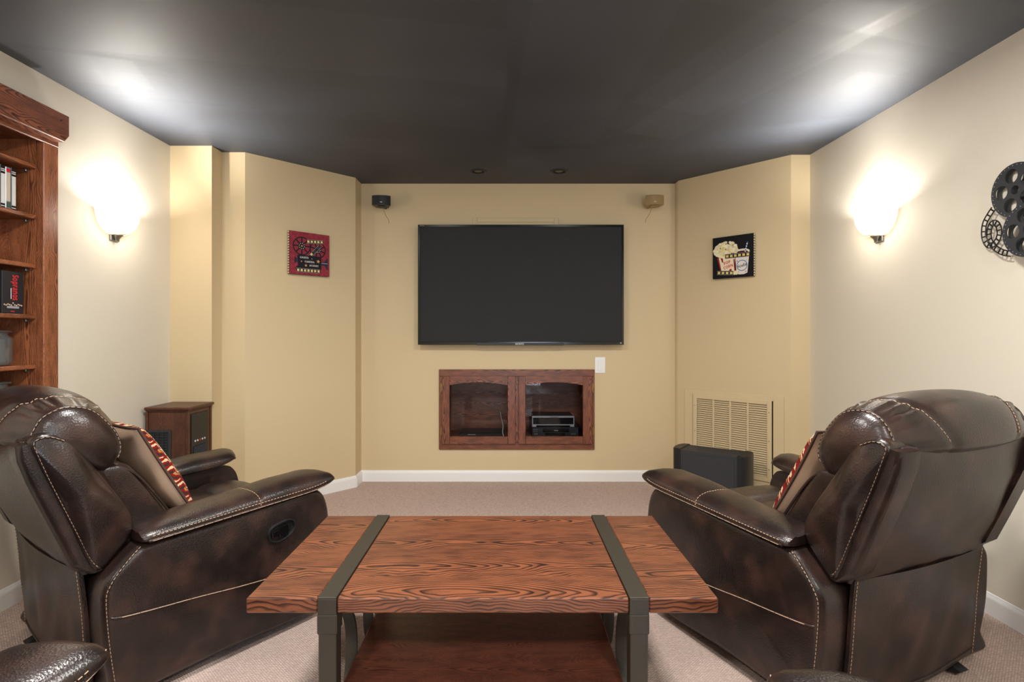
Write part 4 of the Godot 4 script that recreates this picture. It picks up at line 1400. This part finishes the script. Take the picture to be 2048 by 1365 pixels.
# ------------------------------------------------------------------ built-in bookcase and its contents
func make_bookcase() -> void:
	var o := base("bookcase", Vector3(WL, 0, -2.63))
	tag(o, "reddish brown oak bookcase built into the left wall, with open shelves and a heavy crown", "bookcase")
	# local: x out of the wall, z 0 at the middle of the front stile
	for q in [[-.045, .040], [.885, .97]]:
		var st := mb()
		slab(-.02, .016, .70, 2.14, q[0], q[1], st, .003, 1)
		build(st, "stile", M.oak_straight, o, 30.0)
	var sp := mb()
	slab(-.33, -.02, .70, 2.14, -.042, .042, sp, 0, 1)
	build(sp, "side_panel", M.oak_straight, o)
	sp = mb(); slab(-.33, -.02, .70, 2.14, .885, .965, sp, 0, 1)
	build(sp, "side_panel", M.oak_straight, o)
	var bk := mb(); slab(-.345, -.33, .70, 2.14, -.042, .965, bk, 0, 1)
	build(bk, "back_board", M.oak, o)
	var tp := mb()
	slab(-.345, .0, 2.12, 2.14, -.042, .965, tp, 0, 2)
	build(tp, "top_board", M.oak, o)
	var bt := mb(); slab(-.345, .016, .70, .735, -.042, .965, bt, .002, 2)
	build(bt, "bottom_board", M.oak, o)
	var ys := [.825, 1.057, 1.2925, 1.53, 1.761, 1.9976]
	for y in ys:
		var sh := mb()
		slab(-.328, -.018, y - .020, y, .0425, .884, sh, .003, 2)
		var m := build(sh, "shelf", M.oak_straight, o, 30.0)
		for x in [-.06, -.26]:
			var pin := mb()
			slab(x - .007, x + .007, y - .034, y - .021, .042, .058, pin, .002)
			build(pin, "support_pin", M.nickel, m)
	# crown: a deep board with a clipped lower corner
	var cr := mb()
	cr.prism(PackedVector2Array([Vector2(-.055, 2.262), Vector2(-.055, 2.128), Vector2(.990, 2.128), Vector2(1.02, 2.165), Vector2(1.02, 2.262)]), .016, .062, 0, .004)
	var cm := build(cr, "crown", M.oak, o, 30.0)
	# its own x runs towards the television, its own z out of the wall
	cm.transform = Transform3D(Basis(Vector3(0, 0, -1), Vector3.UP, Vector3(1, 0, 0)), Vector3(0, 0, 0.965 - 0.0))
	var pg := mb(Transform3D(Basis(Vector3(0, 0, 1), -PI / 2), Vector3(.062, 2.225, -.005)))
	pg.lathe(PackedVector2Array([Vector2(.006, 0), Vector2(.005, .003), Vector2(0, .004)]), 12)
	build(pg, "plug", M.darkwood, cm).transform = cm.transform.affine_inverse()
	var fz := mb(); slab(-.0, .018, 2.105, 2.140, -.045, .965, fz, .004, 2)
	build(fz, "cornice", M.oak, o, 30.0)
	# video tapes in sleeves, spines to the room
	var cols := [[M.black, M.white_print, "with a long white label"], [M.silver, M.white_print, "in a pale sleeve with a red band"], [M.black, M.white_print, "with a black and white label"], [M.black_gloss, M.grey_print, ""], [M.black, M.white_print, ""], [M.charcoal, M.grey_print, ""]]
	var zs := [-2.5085, -2.4815, -2.4545, -2.4270, -2.3995, -2.372]
	var said := ["black video tape with a white label, nearest the end panel of its shelf", "pale sleeved video tape with a red band on its spine on the upper shelf", "black video tape with a long white label, third from the end panel", "black video tape with a grey label, fourth from the end panel", "black video tape with a white label, fifth from the end panel", "charcoal video tape, sixth from the end panel"]
	for k in 6:
		var v := base("video_tape", Vector3(-2.305, 1.761, zs[k]))
		tag(v, said[k], "video tape", "video tapes on the upper shelf")
		var hh := .198 - .004 * (k % 2)
		var b := mb(); slab(-.055, .055, 0, hh, -.0125, .0125, b, .002)
		build(b, "case", cols[k][0], v, 30.0)
		var l := mb(); slab(.0545, .0562, .025 if k != 1 else .04, hh - (.04 if k != 1 else .025), -.0095, .0095, l)
		build(l, "label_strip", mat(Color8(205, 190, 168), .7) if k == 1 else cols[k][1], v)
		if k == 1:
			var r := mb(); slab(.0545, .0563, hh - .022, hh - .008, -.0095, .0095, r)
			build(r, "label_strip", M.red_print, v)
			r = mb(); slab(.0545, .0563, .012, .036, -.0095, .0095, r)
			build(r, "label_strip", mat(Color8(74, 92, 70), .7), v)
		if k != 1:
			for y in [.012, hh - .030, hh - .022]:
				var s := mb(); slab(.0545, .0562, y, y + .004, -.0095, .0095, s)
				build(s, "print_line", M.white_print, v)
	# boxed set with red vertical lettering
	var d := base("boxed_set", Vector3(-2.292, 1.2925, -2.474))
	tag(d, "thick black box of discs with red vertical lettering on the middle shelf", "box set")
	var b := mb(); slab(-.07, .07, 0, .190, -.054, .054, b, .0015)
	build(b, "case", M.black_print, d, 30.0)
	lettering("Sopranos", .030, M.red_print, d, Transform3D(Basis(Vector3(0, -1, 0), Vector3(0, 0, -1), Vector3(1, 0, 0)), Vector3(.0702, .118, -.012)), "lettering", false, .62)
	var sm := mb(); slab(.0695, .0705, .066, .114, .0085, .0115, sm)
	build(sm, "print_line", M.white_print, d)
	var tb := mb(); slab(.0695, .0706, .024, .034, -.030, .030, tb)
	build(tb, "print_table", M.grey_print, d)
	for k in 11:
		var z := lerpf(-.043, .043, k / 10.0)
		var hgt := .034 + (.010 if k == 5 else .004 * ((k * 7) % 3) * .5)
		var g := mb(Transform3D(Basis(Vector3(0, 0, 1), -PI / 2), Vector3(.0698, hgt + .004, z))); g.lathe(PackedVector2Array([Vector2(.0034, 0), Vector2(.0034, .0008), Vector2(0, .0008)]), 10)
		build(g, "print_dot", mat(Color8(206, 176, 156), .7), d)
	var rd := mb(); slab(.0695, .0706, .009, .0125, -.008, .012, rd)
	build(rd, "print_line", M.red_print, d)
	var e := base("boxed_set", Vector3(-2.30, 1.2925, -2.360))
	tag(e, "dark blue boxed set standing beside the box with red lettering, at the photo's edge", "box set")
	b = mb(); slab(-.07, .07, 0, .186, -.052, .052, b, .0015)
	build(b, "case", mat(Color8(22, 26, 44), .5), e, 30.0)
	b = mb(); slab(.0695, .0706, .115, .125, -.04, .045, b)
	build(b, "print_line", M.white_print, e)
	jar(Vector3(-2.315, 1.057, -2.47), "clear glass canister with a glass lid on the shelf under the boxed sets")
	jar(Vector3(-2.315, .825, -2.47), "clear glass canister on the lowest visible shelf, only its lid showing above the recliner")

func jar(at: Vector3, label: String) -> void:
	var o := base("glass_jar", at)
	tag(o, label, "jar", "glass canisters in the bookcase")
	var g := mb()
	g.lathe(PackedVector2Array([Vector2(0, .001), Vector2(.060, .001), Vector2(.069, .006), Vector2(.072, .02), Vector2(.072, .118), Vector2(.069, .128), Vector2(.060, .136), Vector2(.056, .140), Vector2(.056, .148), Vector2(.053, .148), Vector2(.053, .139), Vector2(.066, .126), Vector2(.069, .117), Vector2(.069, .02), Vector2(.058, .008), Vector2(0, .007)]), 40)
	build(g, "vessel", M.jar_glass, o, 40.0)
	var l := mb()
	l.lathe(PackedVector2Array([Vector2(0, .143), Vector2(.050, .143), Vector2(.052, .149), Vector2(.066, .150), Vector2(.070, .154), Vector2(.066, .159), Vector2(.030, .163), Vector2(.022, .168), Vector2(.026, .176), Vector2(.018, .183), Vector2(0, .184)]), 40)
	build(l, "lid", M.jar_glass, o, 40.0)

# ------------------------------------------------------------------ film reels of sheet metal on the right wall
func reel(parent: Node, c: Vector3, R: float) -> void:
	# axis along x; two flanges with six round windows, a hub between
	var comb := CSGCombiner3D.new()
	comb.name = numbered(parent, "reel")
	parent.add_child(comb, true)
	comb.transform = Transform3D(Basis(Vector3(0, 0, 1), PI / 2), c)
	for y in [-.012, .012]:
		var d := CSGCylinder3D.new()
		d.radius = R; d.height = .004; d.sides = 64; d.position.y = y; d.material = M.charcoal
		comb.add_child(d); d.name = "flange"
	var rim := CSGCylinder3D.new()
	rim.radius = R * .34; rim.height = .022; rim.sides = 32; rim.material = M.charcoal; rim.name = "hub"
	comb.add_child(rim)
	for k in 6:
		var h := CSGCylinder3D.new()
		h.operation = CSGShape3D.OPERATION_SUBTRACTION
		h.sides = 36; h.height = .06; h.material = M.charcoal
		var a := TAU * k / 5.0 + PI - .04
		h.radius = R * .165 if k == 5 else R * .265
		h.position = Vector3.ZERO if k == 5 else Vector3(sin(a), 0, cos(a)) * R * .57
		h.name = "hole"
		comb.add_child(h)
	var rv := mb()
	for k in 34:
		var a := TAU * k / 34.0
		for sgn in [1.0]:
			rv.box(c + Vector3(-.0145, sin(a) * R * .93, cos(a) * R * .93), Vector3(.0012, .0032, .0032), .0006)
	build(rv, "rivets", M.silver, parent)

func make_reels() -> void:
	var o := base("film_reel_decoration", Vector3.ZERO)
	tag(o, "black metal wall decoration of two film reels and a curling film strip", "wall decoration")
	reel(o, Vector3(WR - .022, 1.780, -2.208), .1086)
	reel(o, Vector3(WR - .052, 1.606, -2.125), .106)
	var X := WR - .028
	var px := [Vector2(1612, 615), Vector2(1570, 690), Vector2(1530, 770), Vector2(1512, 860), Vector2(1513, 940), Vector2(1545, 1000), Vector2(1600, 995), Vector2(1655, 945), Vector2(1682, 870), Vector2(1668, 795), Vector2(1625, 765), Vector2(1580, 790), Vector2(1556, 860), Vector2(1562, 940), Vector2(1610, 1010), Vector2(1680, 1060), Vector2(1740, 1082), Vector2(1800, 1092)]
	var c3 := []
	for q in px:
		# read off the photograph, laid out on the wall plane
		var sx: float = 1680.0 + q.x / 5.25; var sy: float = 300.0 + q.y / 5.25
		var z := X * 1100.0 / (sx - 1014.0)
		c3.append(Vector3(X - .004 * sin(c3.size() * .9), 1.2 - (sy - 669.0) / 1100.0 * z, -z))
	var path := smooth_path(c3, 6)
	var A := PackedVector3Array(); var B := PackedVector3Array()
	for k in path.size():
		var d := (path[mini(k + 1, path.size() - 1)] - path[maxi(k - 1, 0)]).normalized()
		var n := Vector3(0, d.z, -d.y).normalized()
		A.append(path[k] + n * .0105); B.append(path[k] - n * .0105)
	var st := mb()
	st.tube(A, .0026, 6); st.tube(B, .0026, 6)
	for k in range(2, path.size() - 1, 4):
		st.tube(PackedVector3Array([A[k], B[k]]), .0030, 6)
	build(st, "film_strip", M.black, o, 50.0)
# ------------------------------------------------------------------ the two printed canvases
class Art:
	var im: Image
	var n := 768
	func _init(c: Color) -> void:
		im = Image.create(n, n, false, Image.FORMAT_RGB8); im.fill(c)
	func poly(p: PackedVector2Array, c: Color) -> void:
		# scanlines; points in 0..100, y down
		var y0 := 1e9; var y1 := -1e9
		for q in p: y0 = minf(y0, q.y); y1 = maxf(y1, q.y)
		var s := n / 100.0
		for y in range(maxi(0, int(y0 * s)), mini(n - 1, int(y1 * s)) + 1):
			var yy := (y + 0.5) / s
			var xs := []
			for k in p.size():
				var a := p[k]; var b := p[(k + 1) % p.size()]
				if (a.y <= yy) != (b.y <= yy): xs.append(a.x + (yy - a.y) / (b.y - a.y) * (b.x - a.x))
			xs.sort()
			for k in range(0, xs.size() - 1, 2):
				var u := clampi(roundi(xs[k] * s), 0, n); var v := clampi(roundi(xs[k + 1] * s), 0, n)
				if v > u: im.fill_rect(Rect2i(u, y, v - u, 1), c)
	func disc(c: Vector2, rx: float, ry: float, col: Color, seg := 40) -> void:
		var p := PackedVector2Array()
		for k in seg: p.append(c + Vector2(cos(TAU * k / seg) * rx, sin(TAU * k / seg) * ry))
		poly(p, col)
	func line(a: Vector2, b: Vector2, w: float, col: Color) -> void:
		var d := (b - a).normalized().orthogonal() * w * 0.5
		poly(PackedVector2Array([a + d, b + d, b - d, a - d]), col)
	func star(c: Vector2, r: float, col: Color, turn := 0.0) -> void:
		var p := PackedVector2Array()
		for k in 10:
			var a := turn - PI / 2 + TAU * k / 10.0
			p.append(c + Vector2(cos(a), sin(a)) * (r if k % 2 == 0 else r * 0.42))
		poly(p, col)
	func ring(c: Vector2, r: float, w: float, col: Color, inside: Color) -> void:
		disc(c, r, r, col); disc(c, r - w, r - w, inside)
	# strip of film between two points with cream frames
	func strip(a: Vector2, b: Vector2, w: float, k: int, frame: Color, dark: Color) -> void:
		line(a, b, w, dark)
		var d := (b - a).normalized(); var o := d.orthogonal()
		var L := a.distance_to(b)
		for i in k:
			var m := a + d * L * (i + 0.5) / k
			line(m - d * L / k * 0.32, m + d * L / k * 0.32, w * 0.50, frame)
		var holes := int(L / 1.6)
		for i in holes:
			for s in [-1.0, 1.0]:
				var m: Vector2 = a + d * L * (i + 0.5) / holes + o * s * w * 0.40
				line(m - d * 0.42, m + d * 0.42, 0.9, Color8(214, 206, 190))

func camera_art() -> Image:
	var red := Color8(142, 50, 62); var dk := Color8(32, 30, 38); var cream := Color8(226, 208, 140); var gold := Color8(216, 160, 84)
	var a := Art.new(red)
	var nz := noise(71, 0.012, 3)
	for y in range(0, a.n, 3):
		for x in range(0, a.n, 3):
			var v := nz.get_noise_2d(x, y) * 0.10
			a.im.fill_rect(Rect2i(x, y, 3, 3), Color(red.r + v, red.g + v * 0.4, red.b + v * 0.4))
	for q in [[Vector2(30, 33), 22.0, 0.0], [Vector2(70, 38), 20.5, 0.3]]:
		var c: Vector2 = q[0]; var R: float = q[1]
		a.disc(c, R, R, dk, 60)
		a.disc(c, R - 2.6, R - 2.6, red, 60)
		for k in 8:
			var t: float = TAU * k / 8.0 + q[2]
			a.line(c, c + Vector2(cos(t), sin(t)) * (R - 1.0), 3.2, dk)
		a.disc(c, R * .40, R * .40, dk)
		for k in 8:
			var t := TAU * k / 8.0 + .2
			a.disc(c + Vector2(cos(t), sin(t)) * R * .29, 1.1, 1.1, Color8(196, 190, 184), 12)
		a.star(c, 3.0, gold if q[2] == 0.0 else Color8(206, 130, 112))
	a.strip(Vector2(42, 21), Vector2(84, 18), 10.0, 5, cream, dk)
	a.strip(Vector2(76, 28), Vector2(48, 58), 9.0, 3, Color8(62, 62, 66), dk)
	a.line(Vector2(52, 52), Vector2(56, 48), 5, cream)
	# body, eyepiece, horn
	a.poly(PackedVector2Array([Vector2(19, 54), Vector2(79, 54), Vector2(79, 86), Vector2(22, 86), Vector2(19, 70)]), dk)
	a.poly(PackedVector2Array([Vector2(13, 60), Vector2(20, 63), Vector2(20, 71), Vector2(13, 74)]), Color8(60, 52, 74))
	a.disc(Vector2(14, 67), 2.2, 8, Color8(44, 40, 52))
	a.poly(PackedVector2Array([Vector2(79, 66), Vector2(87, 66), Vector2(94, 56), Vector2(96, 56), Vector2(96, 84), Vector2(94, 84), Vector2(87, 75), Vector2(79, 75)]), Color8(52, 46, 62))
	a.line(Vector2(79, 69.5), Vector2(95, 69.5), 2.0, Color8(140, 134, 156))
	a.poly(PackedVector2Array([Vector2(14, 86), Vector2(20, 79), Vector2(24, 84), Vector2(20, 92)]), dk)
	a.strip(Vector2(17, 90), Vector2(76, 89.5), 10.5, 7, cream, dk)
	a.star(Vector2(71, 66), 5.2, gold, .15); a.star(Vector2(40, 78), 4.2, Color8(206, 150, 96), -.1); a.star(Vector2(29, 69), 2.4, gold); a.star(Vector2(55, 61), 1.8, gold)
	return a.im

func popcorn_art() -> Image:
	var dk := Color8(22, 21, 24); var red := Color8(150, 38, 36); var cream := Color8(232, 220, 188)
	var a := Art.new(dk)
	var r := RandomNumberGenerator.new(); r.seed = 12
	# soda cup
	a.poly(PackedVector2Array([Vector2(56, 40), Vector2(91, 40), Vector2(86, 91), Vector2(78, 94), Vector2(66, 94), Vector2(60, 91)]), Color8(226, 218, 208))
	a.disc(Vector2(73.5, 40), 18, 6.5, Color8(222, 214, 196))
	a.disc(Vector2(73.5, 41.5), 14, 3.4, Color8(70, 26, 30))
	for k in 8:
		var p := Vector2(81, 40).lerp(Vector2(86, 20), k / 7.0)
		a.disc(p, 1.6, 1.9, Color8(52, 104, 160) if k % 2 else Color8(220, 220, 220), 12)
	# carton
	a.poly(PackedVector2Array([Vector2(11, 50), Vector2(56, 54), Vector2(56, 90), Vector2(20, 84)]), cream)
	a.poly(PackedVector2Array([Vector2(11, 50), Vector2(15.5, 50), Vector2(23, 84.5), Vector2(20, 84)]), red)
	a.poly(PackedVector2Array([Vector2(20, 51), Vector2(26, 51), Vector2(27, 62), Vector2(24, 62)]), red)
	a.poly(PackedVector2Array([Vector2(52, 56), Vector2(55, 56), Vector2(58, 88), Vector2(55, 89)]), red)
	a.poly(PackedVector2Array([Vector2(40, 84), Vector2(44, 79), Vector2(48, 79), Vector2(48, 88), Vector2(41, 88)]), red)
	a.poly(PackedVector2Array([Vector2(33, 86), Vector2(37, 82), Vector2(40, 86)]), red)
	for k in 210:
		var t := r.randf() * TAU; var d := sqrt(r.randf())
		var c := Vector2(33, 32) + Vector2(cos(t) * 30, sin(t) * 19) * d
		if c.y > 40 and c.x > 44: continue
		a.disc(c, r.randf_range(2.4, 4.2), r.randf_range(2.2, 3.8), Color8(236, 224, 178).lerp([Color8(220, 196, 132), Color8(246, 240, 216), Color8(206, 196, 170)][k % 3], r.randf()), 12)
	for k in 9: a.disc(Vector2(10 + k * 2.3, 43 + k * .9), 3.2, 2.8, Color8(238, 228, 186), 12)
	a.strip(Vector2(32, 48), Vector2(92, 48), 11, 6, Color8(226, 196, 120), dk)
	a.strip(Vector2(11, 86), Vector2(52, 89.5), 10.5, 4, Color8(226, 200, 128), dk)
	for q in [Vector2(55, 91), Vector2(58, 87), Vector2(60, 91)]: a.disc(q, 3.4, 3.2, Color8(232, 220, 172), 14)
	a.ring(Vector2(73, 73), 13, 1.6, Color8(40, 110, 170), Color8(226, 220, 212))
	a.star(Vector2(62, 62), 2.8, Color8(210, 120, 84)); a.star(Vector2(82, 88), 2.6, Color8(206, 124, 90)); a.star(Vector2(65, 88), 2.0, Color8(206, 124, 90)); a.star(Vector2(84, 61), 1.8, Color8(170, 160, 160))
	return a.im

func canvas(xf: Transform3D, art: Image, label: String, side_strip: float) -> Node3D:
	var o := base("canvas_picture")
	o.transform = xf
	tag(o, label, "picture", "square canvases on the angled walls")
	var h := .154
	var st := mb(); slab(-h, h, -h, h, .006, .034, st, .002)
	build(st, "stretcher", M.black_print, o, 30.0)
	var m := mat(Color.WHITE, .6, 0, .3)
	m.albedo_texture = ImageTexture.create_from_image(art)
	var f := mb(); f.uo = Vector2.ZERO
	var q := h - .001
	f.quad(Vector3(-q, -q, .0348), Vector3(q, -q, .0348), Vector3(q, q, .0348), Vector3(-q, q, .0348), Vector2(0, 1), Vector2(1, 1), Vector2(1, 0), Vector2(0, 0))
	f.quad(Vector3(-q, q, .0335), Vector3(q, q, .0335), Vector3(q, -q, .0335), Vector3(-q, -q, .0335))
	for e in [[Vector3(-q, -q, 0), Vector3(q, -q, 0)], [Vector3(q, -q, 0), Vector3(q, q, 0)], [Vector3(q, q, 0), Vector3(-q, q, 0)], [Vector3(-q, q, 0), Vector3(-q, -q, 0)]]:
		var z0 := Vector3(0, 0, .0335); var z1 := Vector3(0, 0, .0348)
		f.quad(e[0] + z0, e[1] + z0, e[1] + z1, e[0] + z1)
	build(f, "print", m, o)
	# film perforations printed along the visible edge
	for k in 17:
		var y := lerpf(-h + .009, h - .009, k / 16.0)
		var b := mb(); slab(side_strip * (h - .001), side_strip * (h + .0006), y - .0058, y + .0058, .012, .029, b)
		build(b, "edge_print", mat(Color8(226, 206, 172), .7) if k == 0 else b_mat, o)
		if k == 0: b_mat = o.get_node("edge_print").mesh.surface_get_material(0)
	return o

var b_mat: Material

func make_art() -> void:
	var d := ((PLAN[4] as Vector2) - PLAN[3]).normalized()
	var p := (PLAN[3] as Vector2).lerp(PLAN[4], .530)
	var left := Transform3D(Basis(Vector3(d.x, 0, d.y), Vector3.UP, Vector3(-d.y, 0, d.x)), Vector3(p.x, 1.785, p.y))
	var a := canvas(left, camera_art(), "square red canvas of a movie camera with lettering, on the left angled wall", -1.0)
	var P := func(x: float, y: float, turn := 0.0) -> Transform3D: return Transform3D(Basis(Vector3(0, 0, 1), turn), Vector3((x / 100.0 - .5) * .308, (.5 - y / 100.0) * .308, .0349))
	lettering("LIGHTS", .0125, M.white_print, a, P.call(36, 59.5, .0), "lettering", true, .95)
	lettering("CAMERA", .0125, M.white_print, a, P.call(49, 68.5, .0), "lettering", true, .95)
	lettering("ACTION!", .0125, M.white_print, a, P.call(60, 77.0, .0), "lettering", true, .92)
	var right := wall_frame(.461, 1.770)
	b_mat = null
	var b := canvas(right, popcorn_art(), "square black canvas of popcorn and a soda cup, on the right angled wall", 1.0)
	lettering("POP", .021, M.red_print, b, P.call(36.5, 63, .26), "lettering", false, .95)
	lettering("CORN", .021, M.red_print, b, P.call(39.5, 73, .26), "lettering", false, .92)
	lettering("Soda", .021, M.black_print, b, P.call(73, 73, .22), "lettering", true, 1.0, .35)
func _ready() -> void:
	make_view()
	rng.seed = 7
	make_materials()
	make_room()
	sconce(Vector3(WL, 1.875, -3.07), 1.0, "frosted glass half bowl sconce glowing beside the built-in bookcase")
	sconce(Vector3(WR, 1.868, -3.06), -1.0, "frosted glass half bowl sconce glowing beside the film reel decoration")
	make_table()
	make_seats()
	make_television()
	satellite(Vector3(-.992, 2.250, -4.365), .12, M.black, "small black satellite speaker on the front wall above the television's left corner", 1.0)
	satellite(Vector3(1.160, 2.253, -4.365), -.05, M.tan_plastic, "small tan painted satellite speaker on the front wall above the television's right corner", -1.0)
	make_cabinet()
	make_grille()
	make_subwoofer()
	make_heater()
	make_bookcase()
	make_reels()
	make_art()
